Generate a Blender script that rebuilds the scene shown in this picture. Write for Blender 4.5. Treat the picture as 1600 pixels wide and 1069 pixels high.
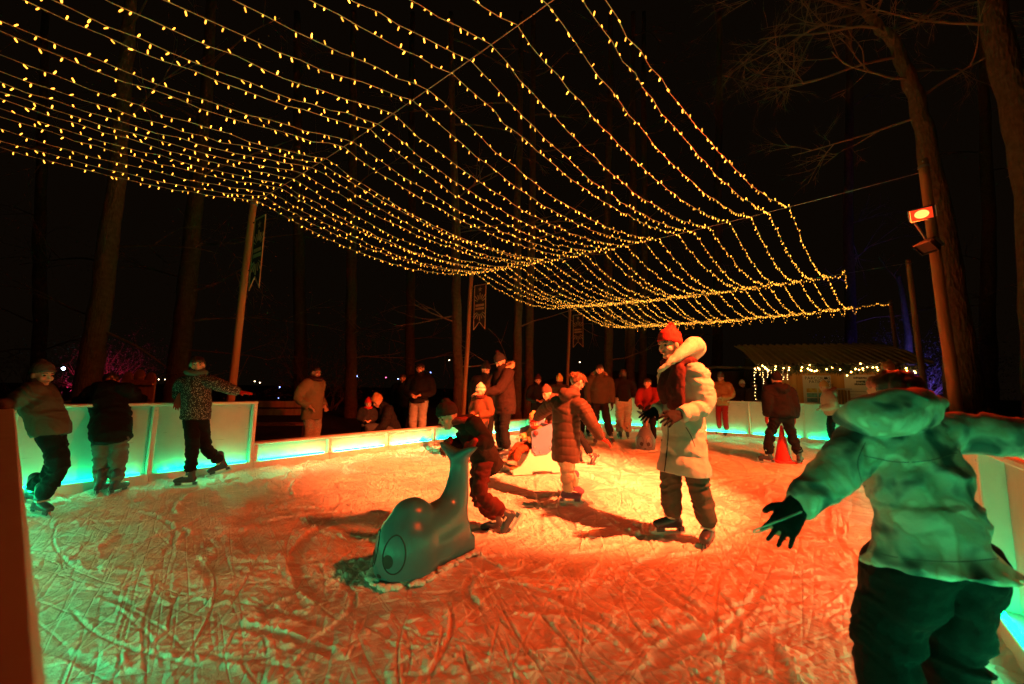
import bpy, bmesh, math, random
import numpy as np
from mathutils import Vector, Matrix

random.seed(7)
RNG = np.random.default_rng(7)
for o in list(bpy.data.objects):
    bpy.data.objects.remove(o)
SC = bpy.context.scene
COL = SC.collection

# ------------------------------------------------------------------ camera
FPX, CX, CY, HC = 622.2, 800.0, 534.5, 1.25          # focal length in photo pixels, centre, eye height
_p, _r = math.radians(6.47), math.radians(1.0)
FW = np.array([0, math.cos(_p), math.sin(_p)])
_u0 = np.array([0, -math.sin(_p), math.cos(_p)])
_r0 = np.array([1.0, 0, 0])
RI = _r0 * math.cos(_r) + _u0 * math.sin(_r)
UP = _u0 * math.cos(_r) - _r0 * math.sin(_r)
CAM = np.array([0, 0, HC])
cd = bpy.data.cameras.new('camera')
cam = bpy.data.objects.new('camera', cd)
COL.objects.link(cam)
cd.sensor_width = 36
cd.lens = FPX / 1600 * 36
cd.clip_start = 0.02
cd.clip_end = 600
cd.dof.use_dof = True
cd.dof.focus_distance = 5.0
cd.dof.aperture_fstop = 1.8
M = Matrix(((RI[0], UP[0], -FW[0], 0), (RI[1], UP[1], -FW[1], 0), (RI[2], UP[2], -FW[2], HC), (0, 0, 0, 1)))
cam.matrix_world = M
SC.camera = cam

# ------------------------------------------------------------------ night sky, floods, exposure
w = bpy.data.worlds.new('World')
SC.world = w
w.use_nodes = True
bg = w.node_tree.nodes['Background']
bg.inputs[0].default_value = (0.0030, 0.0017, 0.0008, 1)
bg.inputs[1].default_value = 1.0
SC.view_settings.view_transform = 'Standard'
SC.view_settings.look = 'None'
SC.view_settings.exposure = 0
SC.view_settings.gamma = 1
SC.cycles.use_denoising = True
SC.cycles.max_bounces = 6
SC.cycles.diffuse_bounces = 3
SC.cycles.glossy_bounces = 2
SC.cycles.transmission_bounces = 4
SC.cycles.sample_clamp_indirect = 8
FLOOD_MAIN = dict(pos=(3.05, 2.15, 4.2), aim=(0.7, 5.7, 0.0), power=1650, size=100, color=(1.0, 0.050, 0.003))
FLOOD_BEAM = dict(pos=(3.22, 1.98, 4.45), aim=(0.40, 5.7, 0.0), power=80000, size=48, color=(1.0, 0.130, 0.026))
FLOOD_POLE = dict(power=2600, size=98, color=(1.0, 0.085, 0.010))


def spot(name, pos, aim, power, size, color, blend=1.0, radius=0.12):
    ld = bpy.data.lights.new(name, 'SPOT')
    ld.energy = power
    ld.color = color
    ld.spot_size = math.radians(size)
    ld.spot_blend = blend
    ld.shadow_soft_size = radius
    o = bpy.data.objects.new(name, ld)
    COL.objects.link(o)
    o.location = pos
    o.rotation_euler = (Vector(aim) - Vector(pos)).to_track_quat('-Z', 'Y').to_euler()
    return o


# ------------------------------------------------------------------ geometry helpers
def ray(x, y):
    return FW * FPX + RI * (x - CX) - UP * (y - CY)


def G(x, y, z=0.0):
    d = ray(x, y)
    return CAM + d * ((z - HC) / d[2])


def J(x, y, dep):
    d = ray(x, y)
    return CAM + d * (dep / d[1])


def A(*a):
    return np.array(a, float)


def nrm(v):
    v = np.asarray(v, float)
    n = np.linalg.norm(v)
    return v / n if n > 1e-9 else v


U = A(0.625, 0.7806, 0)      # along the long side of the rink
V = A(-0.7806, 0.625, 0)     # along the short side
Z = A(0, 0, 1)


def R(a, b, z=0.0):          # rink coordinates to world
    return U * a + V * b + Z * z


def _hash(ix, iy, iz):
    h = (ix * 374761393 + iy * 668265263 + iz * 2147483647 + 1013) & 0xFFFFFFFF
    h = ((h ^ (h >> 13)) * 1274126177) & 0xFFFFFFFF
    h = (h ^ (h >> 16)) & 0xFFFF
    return h / 32767.5 - 1.0


def vnoise(Pn):
    Pn = np.asarray(Pn, float)
    i = np.floor(Pn).astype(np.int64)
    f = Pn - i
    f = f * f * (3 - 2 * f)
    r = 0
    for dx in (0, 1):
        for dy in (0, 1):
            for dz in (0, 1):
                wgt = (f[:, 0] if dx else 1 - f[:, 0]) * (f[:, 1] if dy else 1 - f[:, 1]) * (f[:, 2] if dz else 1 - f[:, 2])
                r = r + wgt * _hash(i[:, 0] + dx, i[:, 1] + dy, i[:, 2] + dz)
    return r


def fbm(Pn, oct=3):
    r, a = 0, 1.0
    Pn = np.asarray(Pn, float)
    for k in range(oct):
        r = r + a * vnoise(Pn * (2.03 ** k) + 17.3 * k)
        a *= 0.5
    return r


def join(parts):
    vs, fs, n = [], [], 0
    for v, f in parts:
        vs.append(np.asarray(v, float).reshape(-1, 3))
        fs += [tuple(i + n for i in q) for q in f]
        n += len(vs[-1])
    return (np.concatenate(vs) if vs else np.zeros((0, 3))), fs


def box(c, s, ax=None):
    """box centred at c with full sizes s along the axes ax (rows)"""
    ax = np.eye(3) if ax is None else np.asarray(ax)
    h = np.asarray(s, float) / 2
    v = [np.asarray(c, float) + ax[0] * h[0] * x + ax[1] * h[1] * y + ax[2] * h[2] * z
         for x in (-1, 1) for y in (-1, 1) for z in (-1, 1)]
    f = [(0, 1, 3, 2), (4, 6, 7, 5), (0, 4, 5, 1), (2, 3, 7, 6), (0, 2, 6, 4), (1, 5, 7, 3)]
    return np.array(v), f


def bbox(c, s, ax=None, b=0.006):
    """chamfered box: two crossed rings so that edges catch light"""
    ax = np.eye(3) if ax is None else np.asarray(ax)
    h = np.asarray(s, float) / 2
    b = min(b, h.min() * 0.6)
    bm = bmesh.new()
    v, f = box((0, 0, 0), s)
    bv = [bm.verts.new(q) for q in v]
    for q in f:
        bm.faces.new([bv[i] for i in q])
    bmesh.ops.bevel(bm, geom=bm.edges[:], offset=b, segments=1, affect='EDGES')
    bm.verts.ensure_lookup_table()
    vv = np.array([q.co[:] for q in bm.verts])
    bm.verts.index_update()
    ff = [tuple(x.index for x in q.verts) for q in bm.faces]
    bm.free()
    return np.asarray(c, float) + vv @ ax, ff


def catmull(P, sub):
    P = np.asarray(P, float)
    n = len(P)
    if n < 3 or sub < 2:
        return P
    out = []
    for i in range(n - 1):
        p0, p1, p2, p3 = P[max(i - 1, 0)], P[i], P[i + 1], P[min(i + 2, n - 1)]
        for k in range(sub):
            t = k / sub
            out.append(0.5 * ((2 * p1) + (p2 - p0) * t + (2 * p0 - 5 * p1 + 4 * p2 - p3) * t * t + (3 * p1 - p0 - 3 * p2 + p3) * t ** 3))
    out.append(P[-1])
    return np.array(out)


def loft(nodes, e1=None, seg=14, sub=3, cap0=True, cap1=True):
    """nodes: (point, rx[, ry]); rounded or flat ends"""
    D = np.array([list(n[0]) + [n[1], n[2] if len(n) > 2 else n[1]] for n in nodes], float)
    D = catmull(D, sub)
    P, rx, ry = D[:, :3], np.maximum(D[:, 3], 1e-4), np.maximum(D[:, 4], 1e-4)
    T = np.gradient(P, axis=0)
    T /= np.linalg.norm(T, axis=1)[:, None] + 1e-12
    if e1 is None:
        e1 = A(1, 0, 0) if abs(T[0][0]) < 0.8 else A(0, 1, 0)
    e = np.asarray(e1, float)
    th = np.linspace(0, 2 * math.pi, seg, endpoint=False)
    rings = []
    def ring(p, t, a, b, e):
        e2 = np.cross(t, e)
        return p + np.outer(np.cos(th) * a, e) + np.outer(np.sin(th) * b, e2)
    frames = []
    for i in range(len(P)):
        e = e - T[i] * (e @ T[i])
        e = nrm(e)
        frames.append(e)
    if cap0:
        r = min(rx[0], ry[0])
        for k in (0.98, 0.8, 0.45):
            c = math.sqrt(max(0, 1 - k * k))
            rings.append(ring(P[0] - T[0] * r * k, T[0], rx[0] * max(c, .15), ry[0] * max(c, .15), frames[0]))
    for i in range(len(P)):
        rings.append(ring(P[i], T[i], rx[i], ry[i], frames[i]))
    if cap1:
        r = min(rx[-1], ry[-1])
        for k in (0.45, 0.8, 0.98):
            c = math.sqrt(max(0, 1 - k * k))
            rings.append(ring(P[-1] + T[-1] * r * k, T[-1], rx[-1] * max(c, .15), ry[-1] * max(c, .15), frames[-1]))
    v = np.concatenate(rings)
    f = []
    for i in range(len(rings) - 1):
        for k in range(seg):
            a, b = i * seg + k, i * seg + (k + 1) % seg
            f.append((a, b, b + seg, a + seg))
    n = len(rings)
    f.append(tuple(range(seg - 1, -1, -1)))
    f.append(tuple((n - 1) * seg + k for k in range(seg)))
    return v, f


def ellipsoid(c, r, ax=None, nu=14, nv=9):
    ax = np.eye(3) if ax is None else np.asarray(ax)
    v = []
    for i in range(1, nv):
        a = math.pi * i / nv
        for k in range(nu):
            b = 2 * math.pi * k / nu
            v.append((math.sin(a) * math.cos(b), math.sin(a) * math.sin(b), math.cos(a)))
    v += [(0, 0, 1), (0, 0, -1)]
    v = np.asarray(v) * np.asarray(r)
    f = []
    for i in range(nv - 2):
        for k in range(nu):
            a, b = i * nu + k, i * nu + (k + 1) % nu
            f.append((a, a + nu, b + nu, b))
    t = (nv - 1) * nu
    for k in range(nu):
        f.append((t, k, (k + 1) % nu))
        f.append((t + 1, (nv - 2) * nu + (k + 1) % nu, (nv - 2) * nu + k))
    return np.asarray(c, float) + v @ ax, f


# ------------------------------------------------------------------ objects
def tag(o, label=None, cat=None, group=None, kind=None):
    for k, v in (('label', label), ('category', cat), ('group', group), ('kind', kind)):
        if v:
            o[k] = v
    return o


def empty(name, loc, label=None, cat=None, group=None):
    o = bpy.data.objects.new(name, None)
    o.empty_display_size = 0.2
    COL.objects.link(o)
    o.location = Vector(loc)
    return tag(o, label, cat, group)


def base_of(o):
    b = np.zeros(3)
    while o is not None:
        b = b + np.array(o.location)
        o = o.parent
    return b


def obj(name, geo, mat, parent=None, smooth=False):
    v, f = geo
    v = np.asarray(v, float).reshape(-1, 3)
    if parent is not None:
        v = v - base_of(parent)
    me = bpy.data.meshes.new(name)
    me.from_pydata(v.tolist(), [], f)
    if mat is not None:
        me.materials.append(mat)
    if smooth:
        me.polygons.foreach_set('use_smooth', [True] * len(me.polygons))
    o = bpy.data.objects.new(name, me)
    COL.objects.link(o)
    if parent is not None:
        o.parent = parent
    return o


def link_copy(src, parent, loc=None, rot=None):
    c = src.copy()
    COL.objects.link(c)
    c.parent = parent
    if loc is not None:
        c.location = Vector(loc)
    if rot is not None:
        c.rotation_euler = rot
    return c


PENDING = []
AFTER = []


def skinobj(name, parts, mat, parent, voxel, smooth=6, disp=None):
    """closed shapes fused into one continuous surface"""
    o = obj(name, join(parts), mat, parent, True)
    m = o.modifiers.new('r', 'REMESH')
    m.mode = 'VOXEL'
    m.voxel_size = voxel
    m.use_smooth_shade = True
    if smooth:
        s = o.modifiers.new('s', 'SMOOTH')
        s.factor = 0.5
        s.iterations = smooth
    PENDING.append((o, mat, disp, base_of(parent) if parent is not None else np.zeros(3)))
    return o


def finalize():
    bpy.context.view_layer.update()
    dg = bpy.context.evaluated_depsgraph_get()
    done = []
    for o, mat, disp, b in PENDING:
        done.append(bpy.data.meshes.new_from_object(o.evaluated_get(dg)))
    for (o, mat, disp, b), me in zip(PENDING, done):
        o.modifiers.clear()
        me.materials.clear()
        if mat is not None:
            me.materials.append(mat)
        n = len(me.vertices)
        if disp is not None and n:
            co = np.empty(n * 3)
            me.vertices.foreach_get('co', co)
            co = co.reshape(-1, 3)
            no = np.empty(n * 3)
            me.vertices.foreach_get('normal', no)
            no = no.reshape(-1, 3)
            d = disp(co + b, no)
            co = co + (no * d[:, None] if d.ndim == 1 else d)
            me.vertices.foreach_set('co', co.ravel())
        me.polygons.foreach_set('use_smooth', [True] * len(me.polygons))
        me.update()
        o.data = me
    PENDING.clear()


# ------------------------------------------------------------------ materials
MATS = {}


def mat(name, col, rough=0.7, metal=0.0, var=None, bump=None, emit=None, spec=0.5, sheen=0.0, coord='Object'):
    """var=(scale, amount, second colour), bump=(scale, strength)"""
    if name in MATS:
        return MATS[name]
    m = bpy.data.materials.new(name)
    m.use_nodes = True
    nt = m.node_tree
    b = nt.nodes['Principled BSDF']
    b.inputs['Base Color'].default_value = (*col, 1)
    b.inputs['Roughness'].default_value = rough
    b.inputs['Metallic'].default_value = metal
    b.inputs['Specular IOR Level'].default_value = spec
    if sheen:
        b.inputs['Sheen Weight'].default_value = sheen
    if emit:
        b.inputs['Emission Color'].default_value = (*emit[0], 1)
        b.inputs['Emission Strength'].default_value = emit[1]
    tc = nt.nodes.new('ShaderNodeTexCoord')
    if var:
        n = nt.nodes.new('ShaderNodeTexNoise')
        n.inputs['Scale'].default_value = var[0]
        n.inputs['Detail'].default_value = 4
        nt.links.new(tc.outputs[coord], n.inputs['Vector'])
        r = nt.nodes.new('ShaderNodeValToRGB')
        r.color_ramp.elements[0].position = 0.5 - 0.5 * var[1]
        r.color_ramp.elements[1].position = 0.5 + 0.5 * var[1]
        r.color_ramp.elements[0].color = (*col, 1)
        r.color_ramp.elements[1].color = (*var[2], 1)
        nt.links.new(n.outputs['Fac'], r.inputs['Fac'])
        nt.links.new(r.outputs['Color'], b.inputs['Base Color'])
    if bump:
        n = nt.nodes.new('ShaderNodeTexNoise')
        n.inputs['Scale'].default_value = bump[0]
        n.inputs['Detail'].default_value = 8
        nt.links.new(tc.outputs[coord], n.inputs['Vector'])
        u = nt.nodes.new('ShaderNodeBump')
        u.inputs['Strength'].default_value = bump[1]
        u.inputs['Distance'].default_value = 0.01
        nt.links.new(n.outputs['Fac'], u.inputs['Height'])
        nt.links.new(u.outputs['Normal'], b.inputs['Normal'])
    MATS[name] = m
    return m


def cloth(name, col, var=0.25, scale=9, rough=0.85, bump=(34, 0.6)):
    c2 = tuple(max(0, c * (1 - var)) for c in col)
    return mat('cloth ' + name, col, rough, var=(scale, 0.5, c2), bump=bump, spec=0.12)


def emission(name, col, strength):
    m = bpy.data.materials.new(name)
    m.use_nodes = True
    nt = m.node_tree
    nt.nodes.clear()
    e = nt.nodes.new('ShaderNodeEmission')
    e.inputs[0].default_value = (*col, 1)
    e.inputs[1].default_value = strength
    o = nt.nodes.new('ShaderNodeOutputMaterial')
    nt.links.new(e.outputs[0], o.inputs[0])
    return m


def wood(name, c1, c2, scale=6, stretch=(1, 1, 0.08)):
    m = mat(name, c1, 0.75, bump=(40, 0.3))
    nt = m.node_tree
    b = nt.nodes['Principled BSDF']
    tc = nt.nodes.new('ShaderNodeTexCoord')
    mp = nt.nodes.new('ShaderNodeMapping')
    mp.inputs['Scale'].default_value = stretch
    n = nt.nodes.new('ShaderNodeTexNoise')
    n.inputs['Scale'].default_value = scale * 4
    n.inputs['Detail'].default_value = 6
    r = nt.nodes.new('ShaderNodeValToRGB')
    r.color_ramp.elements[0].position = 0.35
    r.color_ramp.elements[1].position = 0.65
    r.color_ramp.elements[0].color = (*c1, 1)
    r.color_ramp.elements[1].color = (*c2, 1)
    nt.links.new(tc.outputs['Object'], mp.inputs['Vector'])
    nt.links.new(mp.outputs[0], n.inputs['Vector'])
    nt.links.new(n.outputs['Fac'], r.inputs['Fac'])
    nt.links.new(r.outputs[0], b.inputs['Base Color'])
    return m


def bark(name, c1, c2):
    m = mat(name, c1, 0.9, spec=0.2)
    nt = m.node_tree
    b = nt.nodes['Principled BSDF']
    tc = nt.nodes.new('ShaderNodeTexCoord')
    mp = nt.nodes.new('ShaderNodeMapping')
    mp.inputs['Scale'].default_value = (1, 1, 0.28)
    v = nt.nodes.new('ShaderNodeTexVoronoi')
    v.inputs['Scale'].default_value = 26
    n = nt.nodes.new('ShaderNodeTexNoise')
    n.inputs['Scale'].default_value = 9
    n.inputs['Detail'].default_value = 6
    r = nt.nodes.new('ShaderNodeValToRGB')
    r.color_ramp.elements[0].position = 0.3
    r.color_ramp.elements[1].position = 0.7
    r.color_ramp.elements[0].color = (*c1, 1)
    r.color_ramp.elements[1].color = (*c2, 1)
    nt.links.new(tc.outputs['Object'], mp.inputs['Vector'])
    nt.links.new(mp.outputs[0], v.inputs['Vector'])
    nt.links.new(tc.outputs['Object'], n.inputs['Vector'])
    nt.links.new(n.outputs['Fac'], r.inputs['Fac'])
    nt.links.new(r.outputs[0], b.inputs['Base Color'])
    u = nt.nodes.new('ShaderNodeBump')
    u.inputs['Strength'].default_value = 0.9
    u.inputs['Distance'].default_value = 0.03
    nt.links.new(v.outputs['Distance'], u.inputs['Height'])
    nt.links.new(u.outputs['Normal'], b.inputs['Normal'])
    return m


def panel_material():
    m = bpy.data.materials.new('opal plastic sheet')
    m.use_nodes = True
    nt = m.node_tree
    nt.nodes.clear()
    d = nt.nodes.new('ShaderNodeBsdfDiffuse')
    d.inputs[0].default_value = (0.78, 0.77, 0.74, 1)
    t = nt.nodes.new('ShaderNodeBsdfTranslucent')
    t.inputs[0].default_value = (0.80, 0.82, 0.80, 1)
    g = nt.nodes.new('ShaderNodeBsdfGlossy')
    g.inputs['Roughness'].default_value = 0.35
    n = nt.nodes.new('ShaderNodeTexNoise')
    n.inputs['Scale'].default_value = 5
    n.inputs['Detail'].default_value = 8
    r = nt.nodes.new('ShaderNodeValToRGB')
    r.color_ramp.elements[0].position = 0.3
    r.color_ramp.elements[0].color = (0.68, 0.67, 0.63, 1)
    r.color_ramp.elements[1].position = 0.6
    r.color_ramp.elements[1].color = (0.80, 0.79, 0.76, 1)
    tc = nt.nodes.new('ShaderNodeTexCoord')
    mp = nt.nodes.new('ShaderNodeMapping')
    mp.inputs['Scale'].default_value = (1.2, 1.2, 9)
    mp.inputs['Rotation'].default_value = (0.25, 0.2, 0)
    n2 = nt.nodes.new('ShaderNodeTexNoise')
    n2.inputs['Scale'].default_value = 5
    n2.inputs['Detail'].default_value = 7
    nt.links.new(tc.outputs['Object'], mp.inputs[0])
    nt.links.new(mp.outputs[0], n2.inputs['Vector'])
    r2_ = nt.nodes.new('ShaderNodeValToRGB')
    r2_.color_ramp.elements[0].position = 0.66
    r2_.color_ramp.elements[0].color = (1, 1, 1, 1)
    r2_.color_ramp.elements[1].position = 0.72
    r2_.color_ramp.elements[1].color = (0.55, 0.53, 0.5, 1)
    nt.links.new(n2.outputs['Fac'], r2_.inputs[0])
    mx = nt.nodes.new('ShaderNodeMix')
    mx.data_type = 'RGBA'
    mx.blend_type = 'MULTIPLY'
    mx.inputs[0].default_value = 1.0
    nt.links.new(n.outputs['Fac'], r.inputs[0])
    nt.links.new(r.outputs[0], mx.inputs[6])
    nt.links.new(r2_.outputs[0], mx.inputs[7])
    nt.links.new(mx.outputs[2], d.inputs[0])
    a = nt.nodes.new('ShaderNodeMixShader')
    a.inputs[0].default_value = 0.45
    b = nt.nodes.new('ShaderNodeMixShader')
    b.inputs[0].default_value = 0.04
    o = nt.nodes.new('ShaderNodeOutputMaterial')
    nt.links.new(d.outputs[0], a.inputs[1])
    nt.links.new(t.outputs[0], a.inputs[2])
    nt.links.new(a.outputs[0], b.inputs[1])
    nt.links.new(g.outputs[0], b.inputs[2])
    nt.links.new(b.outputs[0], o.inputs[0])
    return m


M_FRAME = mat('white painted frame', (0.72, 0.70, 0.66), 0.5, var=(6, 0.6, (0.6, 0.57, 0.52)))
M_PANEL = panel_material()
M_BACK = mat('white board back', (0.75, 0.75, 0.73), 0.6)
M_LED = emission('green led strip', (0.001, 1.0, 0.30), 50.0)
M_POLE = wood('pine pole wood', (0.36, 0.21, 0.09), (0.24, 0.13, 0.055), 4)
M_STEEL = mat('steel', (0.5, 0.5, 0.52), 0.35, 0.9)
M_BLACK = mat('black metal', (0.02, 0.02, 0.02), 0.5, 0.3)
M_CABLE = mat('light string cable', (0.70, 0.62, 0.42), 0.5)
M_BULB = emission('warm bulb', (1.0, 0.37, 0.032), 6.0)
_nt = M_BULB.node_tree
_ge = _nt.nodes.new('ShaderNodeNewGeometry')
_mr = _nt.nodes.new('ShaderNodeMapRange')
_mr.inputs['To Min'].default_value = 2.2
_mr.inputs['To Max'].default_value = 10.0
_pw = _nt.nodes.new('ShaderNodeMath')
_pw.operation = 'POWER'
_pw.inputs[1].default_value = 1.6
_nt.links.new(_ge.outputs['Random Per Island'], _pw.inputs[0])
_nt.links.new(_pw.outputs[0], _mr.inputs['Value'])
_nt.links.new(_mr.outputs[0], [n for n in _nt.nodes if n.bl_idname == 'ShaderNodeEmission'][0].inputs[1])
M_WIRE = mat('steel wire', (0.35, 0.33, 0.3), 0.4, 0.6)
M_SKIN = mat('skin', (0.56, 0.34, 0.25), 0.55, var=(14, 0.6, (0.50, 0.28, 0.20)))
M_SKIN2 = mat('skin tan', (0.42, 0.24, 0.16), 0.55, var=(14, 0.6, (0.36, 0.19, 0.13)))
M_EYE = mat('eye', (0.02, 0.012, 0.008), 0.15)
M_LIP = mat('lips', (0.36, 0.12, 0.10), 0.5)
M_BOOT = mat('dark boot plastic', (0.035, 0.04, 0.055), 0.35, bump=(60, 0.1))
M_BUCKLE = mat('buckle', (0.65, 0.65, 0.6), 0.3, 0.6)
M_SNOW = mat('packed snow', (0.78, 0.80, 0.82), 0.8, bump=(70, 0.7))

# ------------------------------------------------------------------ ground around the rink
def dirt():
    m = mat('dark leaf-strewn soil', (0.045, 0.032, 0.022), 0.95, var=(2.5, 0.5, (0.022, 0.018, 0.012)), bump=(14, 0.9))
    return m


gv, gf = [], []
NG = 60
for i in range(NG + 1):
    for k in range(NG + 1):
        x, y = -150 + 300 * i / NG, -100 + 300 * k / NG
        gv.append((x, y, -0.06))
for i in range(NG):
    for k in range(NG):
        a = i * (NG + 1) + k
        gf.append((a, a + NG + 1, a + NG + 2, a + 1))
tag(obj('ground', (gv, gf), dirt()), kind='structure')

# ------------------------------------------------------------------ the ice sheet, scraped into ruts and ridges
UA, UB, VA, VB = 0.04, 12.30, -0.60, 6.50      # inner faces of the boards in rink coordinates


def ice_sheet():
    a = np.concatenate([np.arange(UA, 2.3, 0.006), np.arange(2.3, 3.7, 0.009), np.arange(3.7, 5.3, 0.013), np.arange(5.3, 8, 0.022), np.arange(8, UB + 0.03, 0.04)])
    b = np.concatenate([np.arange(VA, 3.0, 0.0065), np.arange(3.0, VB + 0.012, 0.0115)])
    na, nb = len(a), len(b)
    AA, BB = np.meshgrid(a, b, indexing='ij')
    flat = np.stack([AA.ravel(), BB.ravel(), np.zeros(na * nb)], 1)
    X = flat[:, 0] * U[0] + flat[:, 1] * V[0]
    Y = flat[:, 0] * U[1] + flat[:, 1] * V[1]
    Pn = np.stack([X, Y, np.zeros_like(X)], 1)
    n1 = vnoise(Pn * 1.3).reshape(na, nb)
    n2 = fbm(Pn * 7 + 3, 3).reshape(na, nb)
    n3 = fbm(Pn * 28 + 9, 2).reshape(na, nb)
    rid = 1 - np.abs(fbm(Pn * A(4.2, 4.2, 1) + 31, 2)).reshape(na, nb)
    n4 = vnoise(Pn * 75 + 5).reshape(na, nb)
    h = 0.006 * n1 + 0.0042 * n2 + 0.0028 * n3 + 0.0012 * n4
    snow = 0.5 + 0.28 * n2 + 0.12 * n3 + 0.2 * n1
    # plates of packed snow stand a few millimetres proud of the worn ice
    pl = fbm(Pn * 3.1 + 90, 4).reshape(na, nb)
    pl = np.clip((pl - 0.02) / 0.10, 0, 1)
    pl = pl * pl * (3 - 2 * pl)
    h = h + 0.0085 * pl * (1 + 0.5 * n3)
    snow = snow + 0.30 * pl - 0.12
    rng = np.random.default_rng(11)
    lump = 0.6 + 0.55 * fbm(Pn * 17 + 51, 2).reshape(na, nb)
    lump = np.clip(lump, 0, 2)

    def arc(cx, cy, r, a0, span, wid, dep, ridge, side, rw):
        nonlocal h, snow
        th = np.linspace(a0, a0 + span, 12)
        pa, pb = cx + r * np.cos(th), cy + r * np.sin(th)
        m = wid * 2 + rw * 3 + 0.02
        i0, i1 = np.searchsorted(a, (pa.min() - m, pa.max() + m))
        k0, k1 = np.searchsorted(b, (pb.min() - m, pb.max() + m))
        if i1 - i0 < 2 or k1 - k0 < 2:
            return
        da, db = AA[i0:i1, k0:k1] - cx, BB[i0:i1, k0:k1] - cy
        rr = np.hypot(da, db)
        an = (np.arctan2(db, da) - a0) % (2 * math.pi)
        t = an / span
        e = np.clip(np.minimum(t, 1 - t) * 7, 0, 1) * (t < 1)
        e = e * e * (3 - 2 * e)
        d = rr - r
        g = np.exp(-(d / wid) ** 4)
        q = np.exp(-((d - side * (wid + rw * 0.8)) / rw) ** 2)
        q2 = np.exp(-((d + side * (wid + rw * 0.5)) / (rw * 0.6)) ** 2) * 0.4
        hh = h[i0:i1, k0:k1]
        lm = lump[i0:i1, k0:k1]
        fl = np.clip(1 - 0.75 * g * e, 0, 1)
        hh *= fl
        hh += e * (-dep * g + ridge * (q + q2) * lm * (0.35 + 0.65 * t))
        s = snow[i0:i1, k0:k1]
        s += e * (-0.5 * g * min(1, wid / 0.02) + 0.5 * np.clip(q * lm, 0, 1))

    def rnd(lo, hi):
        return lo + (hi - lo) * rng.random()

    def throw(n, amin, amax, rlo, rhi, slo, shi, wlo, whi, dlo, dhi, glo, ghi, rwl, rwh):
        for _ in range(n):
            r = rnd(rlo, rhi)
            ln = rnd(slo, shi)
            a0 = rnd(0, 6.28)
            pa, pb = rnd(amin, amax), rnd(VA, VB)
            arc(pa - r * math.cos(a0), pb - r * math.sin(a0), r, a0, min(ln / r, 4.5), rnd(wlo, whi), rnd(dlo, dhi), rnd(glo, ghi), rng.choice((-1, 1)), rnd(rwl, rwh))
    # broad scrapes with snow pushed to one side, then thin blade cuts on top
    throw(150, UA, 5.2, 0.30, 2.4, 0.4, 1.9, 0.010, 0.050, 0.005, 0.012, 0.008, 0.024, 0.008, 0.022)
    throw(70, 4.5, UB, 0.8, 3.5, 0.6, 2.4, 0.03, 0.07, 0.002, 0.006, 0.004, 0.010, 0.03, 0.05)
    throw(1100, UA, 5.2, 0.5, 5.0, 0.25, 2.2, 0.0025, 0.008, 0.002, 0.008, 0.001, 0.009, 0.003, 0.009)
    throw(260, 4.5, UB, 1.0, 9.0, 0.6, 3.0, 0.012, 0.03, 0.002, 0.006, 0.001, 0.005, 0.02, 0.035)
    # crumbs of snow thrown up along the scrapes
    cr = np.clip(fbm(Pn * 46 + 71, 2).reshape(na, nb) - 0.35, 0, 1) * np.clip(snow - 0.55, 0, 1)
    h += 0.030 * cr
    # trampled snow gathers along the boards
    edge = np.minimum(np.minimum(AA - UA, UB - AA), np.minimum(BB - VA, VB - BB))
    bank = np.exp(-(edge / 0.16) ** 2)
    h += bank * (0.030 + 0.022 * n2 + 0.010 * rid)
    snow += bank * 0.6
    h -= h.mean()
    v = np.stack([X, Y, h.ravel()], 1)
    me = bpy.data.meshes.new('ice')
    idx = np.arange(na * nb).reshape(na, nb)
    q = np.stack([idx[:-1, :-1], idx[1:, :-1], idx[1:, 1:], idx[:-1, 1:]], -1).reshape(-1, 4)
    me.vertices.add(len(v))
    me.vertices.foreach_set('co', v.ravel())
    me.loops.add(q.size)
    me.loops.foreach_set('vertex_index', q.ravel())
    me.polygons.add(len(q))
    me.polygons.foreach_set('loop_start', np.arange(0, q.size, 4))
    me.polygons.foreach_set('loop_total', np.full(len(q), 4))
    me.polygons.foreach_set('use_smooth', [True] * len(q))
    me.update()
    at = me.attributes.new('snow', 'FLOAT', 'POINT')
    at.data.foreach_set('value', np.clip(snow, 0, 1).ravel())
    m = mat('scraped ice and snow', (0.75, 0.77, 0.8), 0.6, bump=(120, 0.5))
    nt = m.node_tree
    bs = nt.nodes['Principled BSDF']
    an = nt.nodes.new('ShaderNodeAttribute')
    an.attribute_name = 'snow'
    r = nt.nodes.new('ShaderNodeValToRGB')
    r.color_ramp.elements[0].position = 0.05
    r.color_ramp.elements[0].color = (0.56, 0.59, 0.62, 1)
    r.color_ramp.elements[1].position = 0.75
    r.color_ramp.elements[1].color = (0.82, 0.84, 0.86, 1)
    nt.links.new(an.outputs['Fac'], r.inputs[0])
    nt.links.new(r.outputs[0], bs.inputs['Base Color'])
    mr = nt.nodes.new('ShaderNodeMapRange')
    mr.inputs['To Min'].default_value = 0.30
    mr.inputs['To Max'].default_value = 0.85
    nt.links.new(an.outputs['Fac'], mr.inputs['Value'])
    nt.links.new(mr.outputs[0], bs.inputs['Roughness'])
    # second, finer bump of crossing blade scratches
    bu = [n for n in nt.nodes if n.bl_idname == 'ShaderNodeBump'][0]
    tc = [n for n in nt.nodes if n.bl_idname == 'ShaderNodeTexCoord'][0]
    def mth(op, x, y):
        q = nt.nodes.new('ShaderNodeMath')
        q.operation = op
        for i, t in enumerate((x, y)):
            if t is None:
                continue
            if isinstance(t, (int, float)):
                q.inputs[i].default_value = t
            else:
                nt.links.new(t, q.inputs[i])
        return q.outputs[0]
    prev = None
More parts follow.
